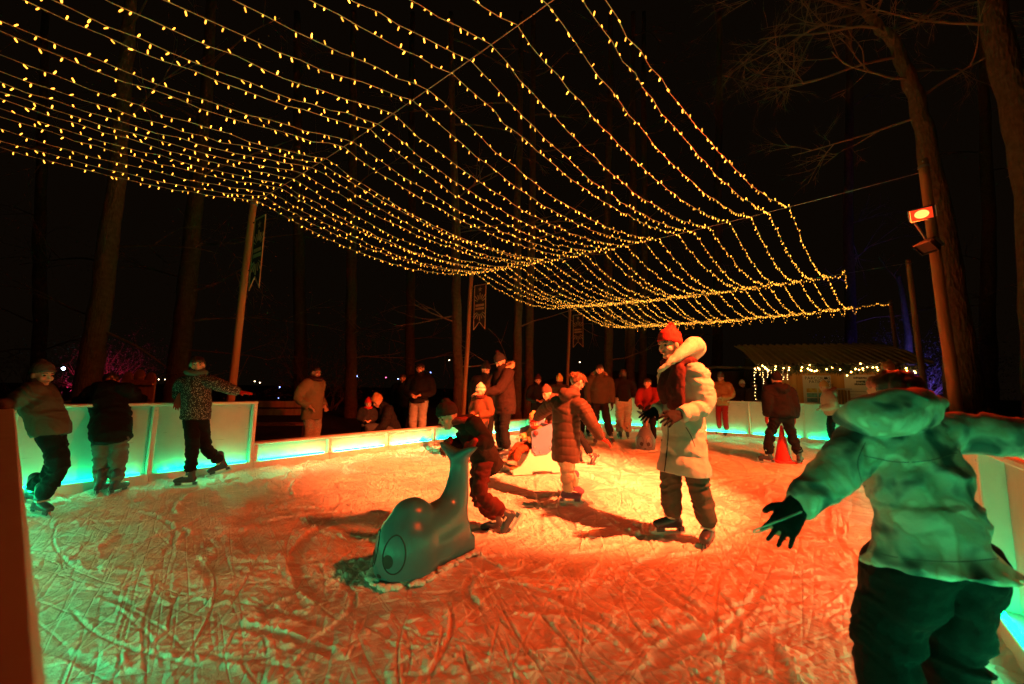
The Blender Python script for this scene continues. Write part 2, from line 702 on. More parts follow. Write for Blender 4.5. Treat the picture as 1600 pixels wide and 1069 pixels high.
    for k, (ang, sx_, sy_, wd) in enumerate(((0.3, 1.1, 9, 22), (1.35, 1.6, 13, 18), (2.25, 1.0, 11, 20), (2.8, 2.2, 17, 14), (0.9, 1.5, 21, 14))):
        mp = nt.nodes.new('ShaderNodeMapping')
        mp.inputs['Rotation'].default_value = (0, 0, ang)
        mp.inputs['Location'].default_value = (3.7 * k, 1.9 * k, 0)
        m2 = nt.nodes.new('ShaderNodeMapping')
        m2.inputs['Scale'].default_value = (sx_, sy_, 1)
        nt.links.new(mp.outputs[0], m2.inputs[0])
        ns = nt.nodes.new('ShaderNodeTexNoise')
        ns.inputs['Scale'].default_value = 0.55
        ns.inputs['Detail'].default_value = 1.5
        ns.inputs['Distortion'].default_value = 0.5
        nt.links.new(tc.outputs['Object'], mp.inputs[0])
        nt.links.new(m2.outputs[0], ns.inputs['Vector'])
        g_ = mth('MINIMUM', mth('MULTIPLY', mth('ABSOLUTE', mth('SUBTRACT', ns.outputs['Fac'], 0.5), None), wd), 1.0)
        prev = g_ if prev is None else mth('ADD', prev, g_)
    b2 = nt.nodes.new('ShaderNodeBump')
    b2.inputs['Strength'].default_value = 0.8
    b2.inputs['Distance'].default_value = 0.006
    nt.links.new(prev, b2.inputs['Height'])
    nt.links.new(b2.outputs['Normal'], bu.inputs['Normal'])
    me.materials.append(m)
    o = bpy.data.objects.new('ice', me)
    COL.objects.link(o)
    tag(o, kind='structure')


ice_sheet()

# ------------------------------------------------------------------ illuminated barriers
TALL, LOW, DEP = 0.98, 0.40, 0.15


def barrier(label, p0, d, out, n, mod, height, group='illuminated rink barriers'):
    """n modules from p0 along d; out = outward normal"""
    d, out = nrm(d), nrm(out)
    ax = np.array([d, out, Z])
    root = empty('rink_barrier', p0, label, 'rink barrier', group)
    L = n * mod
    kick = 0.13
    strip_z = kick + 0.016
    mid = p0 + d * (L / 2)
    obj('top_rail', bbox(mid + out * (DEP / 2 - 0.003) + Z * (height - 0.018), (L, DEP + 0.010, 0.036), ax, 0.008), M_FRAME, root)
    for i in range(n):
        c = p0 + d * (mod * (i + 0.5))
        pw = mod - 0.05
        ph = height - 0.036 - kick - 0.02
        obj('kick_board', bbox(c + out * 0.052 + Z * (kick / 2 - 0.02), (mod - 0.004, 0.11, kick + 0.04), ax, 0.006), M_FRAME, root)
        pn = obj('panel', box(c + out * 0.100 + Z * (kick + 0.01 + ph / 2), (pw - 0.012, 0.005, ph), ax), M_PANEL, root)
        obj('led_strip', loft([(c - d * (pw / 2 - 0.07) + out * 0.020 + Z * strip_z, 0.010), (c + d * (pw / 2 - 0.07) + out * 0.020 + Z * strip_z, 0.010)], Z, 8, 1), M_LED, pn)
        obj('back_board', box(c + out * (DEP - 0.008) + Z * (height / 2 - 0.02), (mod - 0.004, 0.012, height - 0.04), ax), M_BACK, root)
    for i in range(n + 1):
        c = p0 + d * (mod * i)
        wd = 0.05
        if i == 0:
            c = c + d * 0.0255
        if i == n:
            c = c - d * 0.0255
        for zb in (kick + .05, height - .09):
            bolt = obj('bolt', ellipsoid(c + out * 0.002 + Z * zb, (.009, .004, .009), ax, 8, 5), M_STEEL, root)
        obj('post', bbox(c + out * (DEP / 2 - 0.004) + Z * ((height - 0.04 + kick) / 2 + 0.001), (wd, DEP - 0.014, height - 0.040 - kick), ax, 0.006), M_FRAME, root)
    return root


MOD = (UB - UA) / 11
NV = 6
MODV = (VB - VA) / NV
barrier('barrier whose red-lit top rail runs off beside the camera at the left edge', R(UA, VA), V, -U, NV, MODV, TALL)
barrier('two tall green-glowing barrier panels behind the three children on the left', R(UA, VB), U, V, 2, MOD, TALL)
barrier('knee-high green-glowing barrier in front of the spectators', R(UA + 2 * MOD, VB), U, V, 9, MOD, LOW)
barrier('tall glowing barrier across the far end before the wooden kiosk', R(UB, VB), -V, U, NV, MODV, TALL)
barrier('glowing barrier beside the child in the tie-dye jacket', R(UA, VA), U, -V, 11, MOD, TALL)

# ------------------------------------------------------------------ poles, span wires and flood lamps
PU0, PUD, PV, RV, PH = 2.25, 5.18, 7.40, -1.0, 4.28


def pole(label, b, top, h, r=0.062, group='wooden rope-light poles', lean=(0, 0)):
    root = empty('wooden_pole', b, label, 'pole', group)
    t = A(b[0] + lean[0], b[1] + lean[1], h)
    b2 = A(b[0], b[1], -0.06)
    n = 6
    nodes = [(b2 + (t - b2) * k / n + A(random.uniform(-.01, .01), random.uniform(-.01, .01), 0) * (0 < k < n), r * (1.0 - 0.22 * k / n)) for k in range(n + 1)]
    obj('shaft', loft(nodes, None, 14, 2, False, False), M_POLE, root, True)
    obj('eye_bolt', loft([(t + A(-.06, -.05, -.05), 0.008), (t + A(.06, .05, -.05), 0.008)], None, 6, 1), M_STEEL, root)
    obj('wire_clamp', loft([(t + A(0, 0, -.12), r * .85), (t + A(0, 0, -.09), r * .85)], None, 14, 1, False, False), M_STEEL, root)
    return root


RVN = {-1: -1.0, 0: -1.0, 1: -1.22, 2: -1.62, 3: -1.75}


def ptop(n, side):
    return R(PU0 + PUD * n, PV if side == 0 else RVN[n], PH)


LW = ['near pole with a banner, standing behind the girl in the speckled jacket', 'second banner pole, behind the father in the dark parka', 'third banner pole, far behind the man with the fur collar', 'thin farthest pole beside the woman in the long cream coat']
for n in range(4):
    p = R(PU0 + PUD * n, PV)
    pole(LW[n], A(p[0] - .12, p[1] + .04, -0.06), None, PH + 0.03, lean=(0.14, -0.06))
RW = {1: 'tall thick pole carrying the red floodlight', 2: 'shorter pole to the right of the kiosk under a dark floodlight', 3: 'pole half hidden at the far right end of the light net'}
for n in (1, 2, 3):
    p = R(PU0 + PUD * n, RVN[n])
    pole(RW[n], A(p[0], p[1], -0.06), None, PH + (0.12 if n == 1 else 0.03), r=0.066 if n == 1 else 0.06, lean=(-0.09, 0.02))


def wire_pt(n, vv):
    t = (PV - vv) / (PV - RVN[n])
    return R(PU0 + PUD * n, vv, PH - 0.03 - 4 * 0.14 * t * (1 - t))


for n, lb in ((-1, 'bare span wire overhead behind the camera'), (0, 'bare span wire crossing the upper middle of the light net'), (1, 'bare span wire running to the pole with the red floodlight'),
              (2, 'span wire carrying the third fold of the light net'), (3, 'farthest span wire wound with fairy lights')):
    vs = np.linspace(PV, RVN[n], 25)
    o = obj('span_wire', loft([(wire_pt(n, q), 0.004) for q in vs], None, 6, 1, False, False), M_WIRE)
    tag(o, lb, 'wire', 'span wires above the rink')


def floodlight(label, pos, aim, lit, col=None):
    root = empty('floodlight', pos, label, 'floodlight', 'floodlights on the poles')
    f = nrm(np.asarray(aim) - np.asarray(pos))
    s = nrm(np.cross(f, Z))
    u = np.cross(s, f)
    ax = np.array([s, f, u])
    c = np.asarray(pos, float)
    obj('housing', bbox(c - f * 0.07, (0.21, 0.09, 0.15), ax, 0.015), M_BLACK, root)
    fr = join([bbox(c - f * 0.015 + u * 0.076, (0.218, 0.05, 0.012), ax), bbox(c - f * 0.015 - u * 0.076, (0.218, 0.05, 0.012), ax),
               bbox(c - f * 0.015 + s * 0.103, (0.012, 0.049, 0.16), ax), bbox(c - f * 0.015 - s * 0.103, (0.012, 0.049, 0.16), ax)])
    obj('front_frame', fr, M_BLACK, root)
    if lit:
        obj('reflector', box(c - f * 0.020, (0.19, 0.006, 0.135), ax), emission('lit reflector', col, lit * .07), root)
        obj('led_lens', ellipsoid(c - f * 0.014, (0.066, 0.035, 0.052), ax, 20, 12), emission('lit led chip', col, lit * 1.2), root)
    else:
        obj('lens', box(c - f * 0.018, (0.19, 0.008, 0.135), ax), mat('dark glass', (0.03, 0.03, 0.03), 0.1), root)
    br = join([box(c - f * 0.07 + s * 0.12, (0.008, 0.03, 0.13), ax), box(c - f * 0.07 - s * 0.12, (0.008, 0.03, 0.13), ax), box(c - f * 0.07 - u * 0.069, (0.248, 0.03, 0.008), ax)])
    obj('bracket', br, M_STEEL, root)
    return root, f


r2 = ptop(1, 1)
lamp_pos = J(1440, 335, r2[1] - 0.28)
_, lf = floodlight('red floodlight glowing high on the right-hand pole', lamp_pos, (0.6, 1.2, 0.6), 16, (1.0, 0.05, 0.010))
obj('arm', loft([(A(r2[0] - 0.10, r2[1], lamp_pos[2] - 0.35), 0.014), (lamp_pos + A(0.03, 0.12, -0.06), 0.014)], None, 8, 1), M_STEEL, _)
spot('flood_light_red_wash', lamp_pos + lf * 0.07, (0.6, 1.2, 0.6), 620, 150, (1.0, 0.030, 0.004))
spot('flood_light_red', lamp_pos + lf * 0.06, (3.2, 9.2, 0.0), FLOOD_POLE['power'], FLOOD_POLE['size'], FLOOD_POLE['color'])
dark_pos = J(1447, 388, r2[1] - 0.15)
_, _f = floodlight('unlit floodlight tilted down below the red one', dark_pos, (2.0, 5.0, 0.0), 0)
obj('arm', loft([(A(r2[0] - 0.08, r2[1], dark_pos[2] + 0.12), 0.012), (dark_pos + A(0.02, 0.08, 0.02), 0.012)], None, 8, 1), M_STEEL, _)
fp = np.array(FLOOD_MAIN['pos'])
pb = R(3.62, RV - 0.15)
pole('pole outside the picture that carries the orange floodlight', A(pb[0], pb[1], -0.06), None, 4.4)
_, mf = floodlight('orange floodlight beyond the picture edge that lights the ice', fp, FLOOD_MAIN['aim'], 9, (1.0, 0.25, 0.05))
obj('arm', loft([(A(pb[0], pb[1], 4.1), 0.014), (fp - mf * 0.11, 0.014)], None, 8, 1), M_STEEL, _)
fq = np.array(FLOOD_BEAM['pos'])
_, bf_ = floodlight('amber narrow-beam floodlight above the orange one beyond the picture edge', fq, FLOOD_BEAM['aim'], 9, (1.0, 0.3, 0.08))
obj('arm', loft([(A(pb[0], pb[1], 4.32), 0.014), (fq - bf_ * 0.11, 0.014)], None, 8, 1), M_STEEL, _)
spot('flood_light_amber', fq + bf_ * 0.06, FLOOD_BEAM['aim'], FLOOD_BEAM['power'], FLOOD_BEAM['size'], FLOOD_BEAM['color'])
spot('flood_light_orange', fp + mf * 0.06, FLOOD_MAIN['aim'], FLOOD_MAIN['power'], FLOOD_MAIN['size'], FLOOD_MAIN['color'])

# ------------------------------------------------------------------ the net of fairy lights
_bulb = loft([(A(0, 0, -0.008), 0.0030), (A(0, 0, -0.014), 0.0050), (A(0, 0, -0.034), 0.0046), (A(0, 0, -0.039), 0.0018)], None, 6, 1, False, False)


def bulbs_geo(pts, rng, tang):
    vs, fs, n = [], [], 0
    bv, bf = _bulb
    for p, t in zip(pts, tang):
        up = rng.random() < 0.28
        dn = nrm(A(rng.normal(0, .35), rng.normal(0, .35), (0.9 if up else -1.0)) + t * rng.normal(0, .4))
        e = nrm(np.cross(dn, A(0.3, 1, 0.1)))
        ax = np.array([e, np.cross(-dn, e), -dn])
        vs.append(bv @ ax * rng.uniform(0.85, 1.12) + p)
        fs += [tuple(i + n for i in q) for q in bf]
        n += len(bv)
    return np.concatenate(vs), fs


def light_string(label, P, step, rng, name='light_string', group='light strings of the net'):
    P = np.asarray(P)
    seg = np.linalg.norm(np.diff(P, axis=0), axis=1)
    s = np.concatenate([[0], np.cumsum(seg)])
    n = int(s[-1] / step)
    ss = (np.arange(n) + 0.5) * step + rng.uniform(-.35, .35, n) * step
    pts = np.stack([np.interp(ss, s, P[:, k]) for k in range(3)], 1)
    T = np.gradient(pts, axis=0)
    T /= np.linalg.norm(T, axis=1)[:, None] + 1e-9
    root = empty(name, P[0], label, 'string lights', group)
    obj('cable', loft([(q, 0.0030) for q in P], A(0, 0.1, 1), 5, 1, False, False), M_CABLE, root)
    b = obj('bulbs', bulbs_geo(pts + A(0, 0, -0.002), rng, T), M_BULB, root)
    tag(b, kind='stuff')
    return root


ORD = ['first', 'second', 'third', 'fourth', 'fifth', 'sixth', 'seventh', 'eighth', 'ninth', 'tenth', 'eleventh', 'twelfth', 'thirteenth', 'fourteenth', 'fifteenth',
       'sixteenth', 'seventeenth', 'eighteenth', 'nineteenth', 'twentieth', 'twenty-first', 'twenty-second', 'twenty-third', 'twenty-fourth']
NS = 24
VRANGE = {-1: (7.25, 1.6), 0: (7.22, 1.0), 1: (7.25, 0.31), 2: (7.28, -0.12), 3: (7.3, -0.75)}     # where the outer strings cross each wire
rng = np.random.default_rng(5)
for i in range(NS):
    jit = rng.uniform(-.06, .06) if 0 < i < NS - 1 else 0
    if i in (9, NS - 1):
        jit = 0.15 if i == 9 else 0.17
    vn = {n: a + (b - a) * i / (NS - 1) + jit * (1 if i not in (9, NS - 1) or n < 1 else 0.3) for n, (a, b) in VRANGE.items()}
    P = []
    for n in range(-1, 3):
        p0, p1 = wire_pt(n, vn[n]), wire_pt(n + 1, vn[n + 1])
        sg = rng.uniform(0.29, 0.40)
        K = 30
        for k in range(K + (n == 2)):
            t = k / K
            q = p0 + (p1 - p0) * t
            q = q - Z * 4 * sg * t * (1 - t) + A(rng.normal(0, .006), rng.normal(0, .006), rng.normal(0, .009))
            P.append(q)
    # the loose end hangs from the last wire in a loop
    e = P[-1]
    for k in range(1, 7):
        t = k / 6
        P.append(e + U * 0.10 * math.sin(t * 3.1) - V * 0.16 * t - Z * 0.26 * math.sin(t * math.pi))
    light_string('%s fairy-light string of the net, counted from the banner poles' % ORD[i], P, 0.108, rng)
for n, lb in ((2, 'garland of fairy lights wound along the third span wire'), (3, 'garland of fairy lights wound along the farthest span wire')):
    P = []
    for k, vv in enumerate(np.linspace(PV, (RVN[3] + 0.1) if n == 3 else -0.35, 150)):
        P.append(wire_pt(n, vv) + Z * (0.02 * math.sin(k * 1.1) - 0.02 - (0.03 * math.sin(k * 0.31) ** 2)) + U * 0.02 * math.cos(k * 1.1))
    if n == 2:
        e = P[-1]
        P += [e + A(.02, -.02, .10), e + A(.03, -.06, .14), e + A(.04, -.05, .02), e + A(.05, -.07, -.15), e + A(.05, -.06, -.42)]
    light_string(lb, P, 0.062, rng, 'light_garland', 'garlands wound on span wires')

# ------------------------------------------------------------------ wooden kiosk behind the far barrier
M_PLANK = wood('orange pine plank', (0.62, 0.32, 0.10), (0.52, 0.25, 0.07), 3)
M_DARKWOOD = wood('dark wood', (0.07, 0.045, 0.03), (0.045, 0.03, 0.02), 4)
M_ROOF = mat('corrugated roof sheet', (0.34, 0.30, 0.20), 0.45, 0.3, var=(3, 0.6, (0.22, 0.18, 0.11)))
M_NEEDLE = mat('fir needles', (0.025, 0.045, 0.018), 0.8)
M_PAPER = mat('white poster sheet', (0.72, 0.72, 0.68), 0.6)
M_INK = mat('black ink', (0.02, 0.02, 0.025), 0.6)
M_WARM = emission('garland bulb', (1.0, 0.45, 0.09), 60.0)
M_ICIC = emission('icicle bulb', (1.0, 0.60, 0.2), 9.0)

k0, k1 = J(1196, 640, 12.0), J(1409, 640, 11.0)
k0[2] = k1[2] = -0.06
KD = nrm(k1 - k0)
KO = nrm(np.cross(KD, Z))                # towards the rink
KL = np.linalg.norm(k1 - k0)
KAX = np.array([KD, KO, Z])
kiosk = empty('wooden_kiosk', k0, 'orange wooden kiosk with corrugated roof, posters and lit fir garland', 'kiosk')


def K(a, o, z):
    return k0 + KD * a + KO * o + Z * (z + 0.06)


EH = 2.02
n = int((KL - 0.35) / 0.16)
pw = (KL - 0.35) / n
for i in range(n):
    obj('plank', bbox(K(0.35 + pw * (i + .5), -0.015 + random.uniform(-.004, .004), EH / 2), (pw - 0.008, 0.03, EH), KAX, 0.004), M_PLANK, kiosk)
obj('side_wall', box(K(KL + 0.02, -1.1, EH / 2), (0.05, 2.2, EH), KAX), M_DARKWOOD, kiosk)
obj('back_wall', box(K(KL / 2, -2.2, EH / 2 + .2), (KL, 0.05, EH + .4), KAX), M_DARKWOOD, kiosk)
obj('post', bbox(K(0.0, 0, EH / 2), (0.10, 0.10, EH), KAX), M_DARKWOOD, kiosk)
obj('post', bbox(K(0.0, -2.1, EH / 2), (0.10, 0.10, EH), KAX), M_DARKWOOD, kiosk)
obj('counter', bbox(K(0.0, -1.05, 0.95), (0.34, 2.0, 0.05), KAX), M_DARKWOOD, kiosk)
# roof: one corrugated sheet falling towards the rink
rv, rf = [], []
NC = int((KL + 0.75) / 0.2)
prof = []
for i in range(NC + 1):
    a = -0.30 + 0.2 * i
    prof += [(a, 0), (a + .10, 0), (a + .118, .045), (a + .182, .045)]
for a, z in prof:
    for (o, zz) in ((0.42, EH + 0.02), (-0.9, EH + 0.50), (-2.3, EH + 0.85)):
        rv.append(K(a, o, zz + z))
for i in range(len(prof) - 1):
    for k in range(2):
        a = i * 3 + k
        rf.append((a, a + 3, a + 4, a + 1))
rt = obj('roof', (rv, rf), M_ROOF, kiosk)
sm = rt.modifiers.new('thickness', 'SOLIDIFY')
sm.thickness = 0.006
obj('fascia', bbox(K(KL / 2 + 0.08, 0.36, EH - 0.06), (KL + 0.7, 0.03, 0.12), KAX), M_DARKWOOD, kiosk)


def sprig_geo(path, rad, nn, rng, ln=0.09):
    vs, fs = [], []
    P = np.asarray(path)
    for _ in range(nn):
        t = rng.random() * (len(P) - 1)
        i = int(t)
        c = P[i] + (P[min(i + 1, len(P) - 1)] - P[i]) * (t - i)
        d = nrm(rng.normal(0, 1, 3))
        c = c + d * rad * rng.random() ** .5
        e = nrm(np.cross(d, rng.normal(0, 1, 3)))
        q = ln * rng.uniform(.5, 1.1)
        b = len(vs)
        vs += [c - e * .006, c + e * .006, c + d * q + e * .003, c + d * q - e * .003]
        fs.append((b, b + 1, b + 2, b + 3))
    return np.array(vs), fs


rng = np.random.default_rng(21)
path = [K(a, 0.40, EH - 0.10 - 0.05 * math.sin(a * 2.6) ** 2) for a in np.linspace(-0.25, KL + 0.2, 40)]
gl = empty('fir_garland', path[0], 'dark fir garland with warm lights along the kiosk eaves', 'garland')
tag(obj('needles', sprig_geo(path, 0.09, 3600, rng, 0.10), M_NEEDLE, gl), kind='stuff')


def dots(pts, r, mt, parent, name='bulbs'):
    o = obj(name, join([ellipsoid(p, (r, r, r), None, 6, 4) for p in pts]), mt, parent)
    if name == 'bulbs':
        tag(o, kind='stuff')
    return o


bp = [path[int(t)] + A(*rng.normal(0, .05, 3)) + KO * 0.07 - Z * 0.01 for t in rng.uniform(0, 39.9, 46)]
dots(bp, 0.016, M_WARM, gl)
ic = empty('icicle_lights', K(-0.1, 0.3, EH), 'curtain of small warm lights at the kiosk corner post', 'string lights')
pts = []
for k in range(9):
    a, ln = -0.30 + k * 0.10, rng.integers(3, 8)
    pts += [K(a + rng.normal(0, .015), 0.34, EH - 0.16 - j * 0.062) for j in range(ln)]
pts += [K(-0.28 + rng.normal(0, .01), 0.16, EH - 0.2 - j * 0.10) for j in range(13)]
dots(pts, 0.010, M_ICIC, ic)
obj('cable', join([loft([(K(-0.30 + k * 0.10, 0.34, EH - 0.02), .003), (K(-0.30 + k * 0.10, 0.34, EH - 0.45), .003)], None, 5, 1) for k in range(9)]), M_BLACK, ic)


def text_geo(s, size, org, right, up, out, ex=0.002):
    cu = bpy.data.curves.new('t', 'FONT')
    cu.body = s
    cu.size = size
    cu.extrude = ex
    cu.resolution_u = 2
    t = bpy.data.objects.new('t', cu)
    COL.objects.link(t)
    bpy.context.view_layer.update()
    me = bpy.data.meshes.new_from_object(t.evaluated_get(bpy.context.evaluated_depsgraph_get()))
    v = np.array([q.co[:] for q in me.vertices])
    f = [tuple(p.vertices) for p in me.polygons]
    bpy.data.objects.remove(t)
    return np.asarray(org) + np.outer(v[:, 0], right) + np.outer(v[:, 1], up) + np.outer(v[:, 2], out), f


def poster(label, a0, a1, z0, z1):
    root = empty('poster', K((a0 + a1) / 2, 0.02, z0), label, 'poster', 'posters on the kiosk wall')
    obj('sheet', bbox(K((a0 + a1) / 2, 0.022, (z0 + z1) / 2), (a1 - a0, 0.012, z1 - z0), KAX, 0.003), M_PAPER, root)
    return root


def kpx(px):
    b = ray(px, 600)
    # intersect the wall plane with the vertical plane of a pixel column
    m = np.array([[KD[0], -b[0]], [KD[1], -b[1]]])
    s = np.linalg.solve(m, -k0[:2])
    return s[0]


pa0, pa1 = kpx(1254), kpx(1298)
p1 = poster('poster reading PARCOURS PATINEUR KIDS with picture squares', pa0, pa1, 0.92, 1.74)
W = pa1 - pa0
obj('lettering', join([text_geo('PARCOURS', 0.125, K(pa0 + .05, 0.030, 1.62), KD, Z, KO), text_geo('PATINEUR', 0.115, K(pa0 + .15, 0.030, 1.52), KD, Z, KO), text_geo('KIDS', 0.115, K(pa0 + .50, 0.030, 1.42), KD, Z, KO)]), M_INK, p1)
cols = [(0.55, 0.30, 0.08), (0.10, 0.30, 0.34), (0.08, 0.22, 0.30)]
for r_ in range(3):
    for c_ in range(2):
        m = mat('poster picture %d' % r_, cols[r_], 0.6, var=(9, 0.3, tuple(min(.7, q * 2.2) for q in cols[r_])))
        obj('picture', box(K(pa0 + W * (0.30 + 0.42 * c_), 0.030, 1.31 - 0.14 * r_), (W * 0.37, 0.004, 0.115), KAX), m, p1)
obj('logo', join([ellipsoid(K(pa1 - .12, 0.030, 1.66), (0.05, 0.004, 0.03), KAX, 12, 6)]), M_INK, p1)
pa0, pa1 = kpx(1319), kpx(1368)
p2 = poster('plain white poster with a short heading and thin ruled lines', pa0, pa1, 0.90, 1.77)
W = pa1 - pa0
rows = [box(K(pa0 + W * .5, 0.030, 1.30 - .10 * i), (W * .86, .004, .007), KAX) for i in range(4)]
for i, (x0, x1, z) in enumerate(((.30, .72, 1.68), (.38, .66, 1.575), (.32, .78, 1.50))):
    x = x0
    while x < x1:
        q = rng.uniform(.015, .045)
        rows.append(box(K(pa0 + W * (x + q / 2), 0.030, z + rng.uniform(-.005, .005)), (W * q, .004, .05 + rng.uniform(-.01, .012)), KAX))
        x += q + .012
obj('print', join(rows), M_INK, p2)
fe = empty('slatted_gate', K(pa0 - .3, 0.2, 0), 'low slatted wooden gate between the two kiosk posters', 'gate')
g0 = kpx(1300)
for i in range(5):
    obj('slat', bbox(K(g0 + .04 + .075 * i, 0.11, .70), (.05, .02, 1.25), KAX, .004), M_POLE, fe)
obj('rail', bbox(K(g0 + .19, 0.135, 1.36), (.42, .03, .04), KAX, .004), M_STEEL, fe)

# dark booth left of the kiosk
bb = J(1150, 640, 14.2)
bb[2] = -0.06
booth = empty('market_booth', bb, 'dark market booth with flat roof left of the kiosk', 'booth')
obj('wall', box(bb + A(0.35, 0.6, 1.0), (1.9, 1.2, 2.0)), M_DARKWOOD, booth)
obj('roof', bbox(bb + A(0.35, 0.45, 2.12), (2.3, 1.7, 0.08)), M_ROOF, booth)
obj('counter', bbox(bb + A(0.35, -0.06, 1.0), (1.9, 0.3, 0.06)), M_DARKWOOD, booth)
obj('sign', box(bb + A(0.7, -0.01, 1.55), (0.6, 0.015, 0.7)), mat('dark sign', (0.05, 0.07, 0.05), 0.6), booth)
obj('sign_star', ellipsoid(bb + A(0.7, -0.02, 1.65), (0.10, 0.006, 0.12), None, 8, 5), mat('sign print', (0.3, 0.22, 0.15), 0.6), booth)
sl = loft([(A(-2, 27, -2.2), 2.5, 2.6), (A(6, 25, -1.2), 3.6, 3.2), (A(13, 24, -2.0), 3.0, 3.0)], Z, 16, 6)
tag(obj('hill', sl, mat('leaf litter slope', (0.10, 0.05, 0.035), 0.95, var=(4, .5, (0.05, 0.03, 0.02)), bump=(10, 1.0)), None, True), kind='structure')

# ------------------------------------------------------------------ banners on the left poles
def banner(n, label):
    p = R(PU0 + PUD * n, PV) + A(0.04, -0.03, 0)
    s = nrm(-V + U * 0.04)
    f = nrm(np.cross(s, Z))
    if f @ (CAM - p) < 0:
        f = -f
    ax = np.array([s, f, Z])
    c = p + s * 0.30
    z1, z0 = 3.90, 2.72
    root = empty('banner', A(*(c[:2]), z0), label, 'banner', 'metal banners on the poles')
    w_ = 0.40
    def at(x, z, o=0.0):
        return c + s * (x * w_ / 2) + Z * z + f * o
    notch = z0 + 0.20
    out = [(-1, z1), (1, z1), (1, z0), (0, notch), (-1, z0)]
    v = [at(x, z, -.004) for x, z in out] + [at(x, z, .004) for x, z in out]
    obj('cloth', (v, [(4, 3, 2, 1, 0), (5, 6, 7, 8, 9)] + [(i, (i + 1) % 5, 5 + (i + 1) % 5, 5 + i) for i in range(5)]), mat('black banner cloth', (0.014, 0.014, 0.017), 0.8), root)
    mb = mat('bronze print', (0.42, 0.30, 0.18), 0.5)
    fr = []
    for i in range(5):
        a_, b_ = out[i], out[(i + 1) % 5]
        fr.append(loft([(at(a_[0] * .97, a_[1], .010), .009), (at(b_[0] * .97, b_[1], .010), .009)], None, 6, 1))
    obj('border', join(fr), mb, root)
    st = []
    for i in range(10):
        r_ = 0.075 if i % 2 == 0 else 0.03
        st.append(c + s * r_ * math.sin(i * math.pi / 5) + Z * (z1 - 0.12 + r_ * math.cos(i * math.pi / 5)) + f * .012)
    obj('star', (st, [tuple(range(10))]), mb, root)
    rays = []
    for sg, zc in ((1, 3.42), (-1, 3.22)):
        for k in range(-3, 4):
            an = k * 0.36
            d = s * math.sin(an) + Z * math.cos(an) * sg
            obj('ray', loft([(c + Z * zc + d * .10 + f * .010, .006), (c + Z * zc + d * (.22 if k % 2 else .26) + f * .010, .012)], None, 5, 1), mb, root)
    tx = []
    for z in (3.36, 3.27):
        x = -.72
        while x < .7:
            q = random.uniform(.06, .13)
            tx.append(box(at(x + q / 2, z, .011), (w_ / 2 * q, .004, .06), ax))
            x += q + .05
    obj('print', join(tx), mb, root)
    for zz in (z1 - .02, z0 + .35):
        obj('bracket', loft([(p + Z * zz, .009), (at(1 if zz > 3.5 else -1, zz), .009)], None, 6, 1), M_BLACK, root)


banner(0, 'narrow black banner seen edge-on on the near left pole')
banner(1, 'black swallow-tailed banner with a star on the second pole')
banner(2, 'small far black banner with a star on the third pole')

# ------------------------------------------------------------------ bench and playful wooden sign beyond the barrier
def bench(px, dep, label, yaw):
    b = J(px, 640, dep)
    b[2] = -0.06
    root = empty('park_bench', b, label, 'bench')
    c, s_ = math.cos(yaw), math.sin(yaw)
    ax = np.array([A(c, s_, 0), A(-s_, c, 0), Z])
    def q(x, y, z):
        return b + ax[0] * x + ax[1] * y + Z * z
    mw = M_POLE
    for i in range(3):
        obj('seat_slat', bbox(q(0, -.18 + .15 * i, .45), (1.5, .13, .04), ax), mw, root)
    for i in range(2):
        obj('back_slat', bbox(q(0, .27, .68 + .17 * i), (1.5, .035, .14), ax), mw, root)
    for x in (-.55, .55):
        obj('leg', bbox(q(x, -.03, .215), (.09, .38, .43), ax), M_DARKWOOD, root)
        obj('back_post', bbox(q(x, .30, .62), (.07, .03, .52), ax), M_DARKWOOD, root)


bench(437, 8.6, 'wooden park bench behind the end of the tall barrier', 0.25)
sb = J(212, 640, 7.4)
sb[2] = -0.06
sg = empty('wooden_sign', sb, 'small scalloped wooden sign board behind the child in black', 'sign')
obj('board', bbox(sb + A(0, 0, 1.02), (.62, .04, .62)), M_POLE, sg)
for x in (-.21, 0, .21):
    obj('scallop', ellipsoid(sb + A(x, -.001, 1.35 + (.05 if x == 0 else 0)), (.11, .024, .12), None, 14, 8), M_POLE, sg, True)
obj('ledge', bbox(sb + A(0, -.05, 1.25), (.64, .06, .045)), M_POLE, sg)
obj('drawing', join([loft([(sb + A(.05, -.022, 1.05), .012), (sb + A(.13, -.022, 1.0), .016), (sb + A(.09, -.022, .92), .012), (sb + A(.2, -.022, .88), .012)], None, 6, 3)]), M_INK, sg)
for x in (-.25, .25):
    obj('leg', bbox(sb + A(x, .0, .36), (.07, .045, .73)), M_POLE, sg)

# ------------------------------------------------------------------ trees
M_BARK = bark('grey-brown bark', (0.20, 0.14, 0.085), (0.32, 0.23, 0.15))
M_BARK2 = bark('dark bark', (0.10, 0.07, 0.045), (0.17, 0.12, 0.08))
M_TWIG = mat('twig bark', (0.24, 0.15, 0.09), 0.85)
M_LEAF = mat('dry beech leaf', (0.20, 0.095, 0.035), 0.7, var=(30, .6, (0.12, 0.06, 0.025)))


def branch_path(p, d, ln, n, rng, droop=0.0, curl=0.25):
    pts = [p]
    d = nrm(d)
    for _ in range(n):
        d = nrm(d + rng.normal(0, curl, 3) * 0.5 + Z * droop)
        pts.append(pts[-1] + d * ln / n)
    return pts


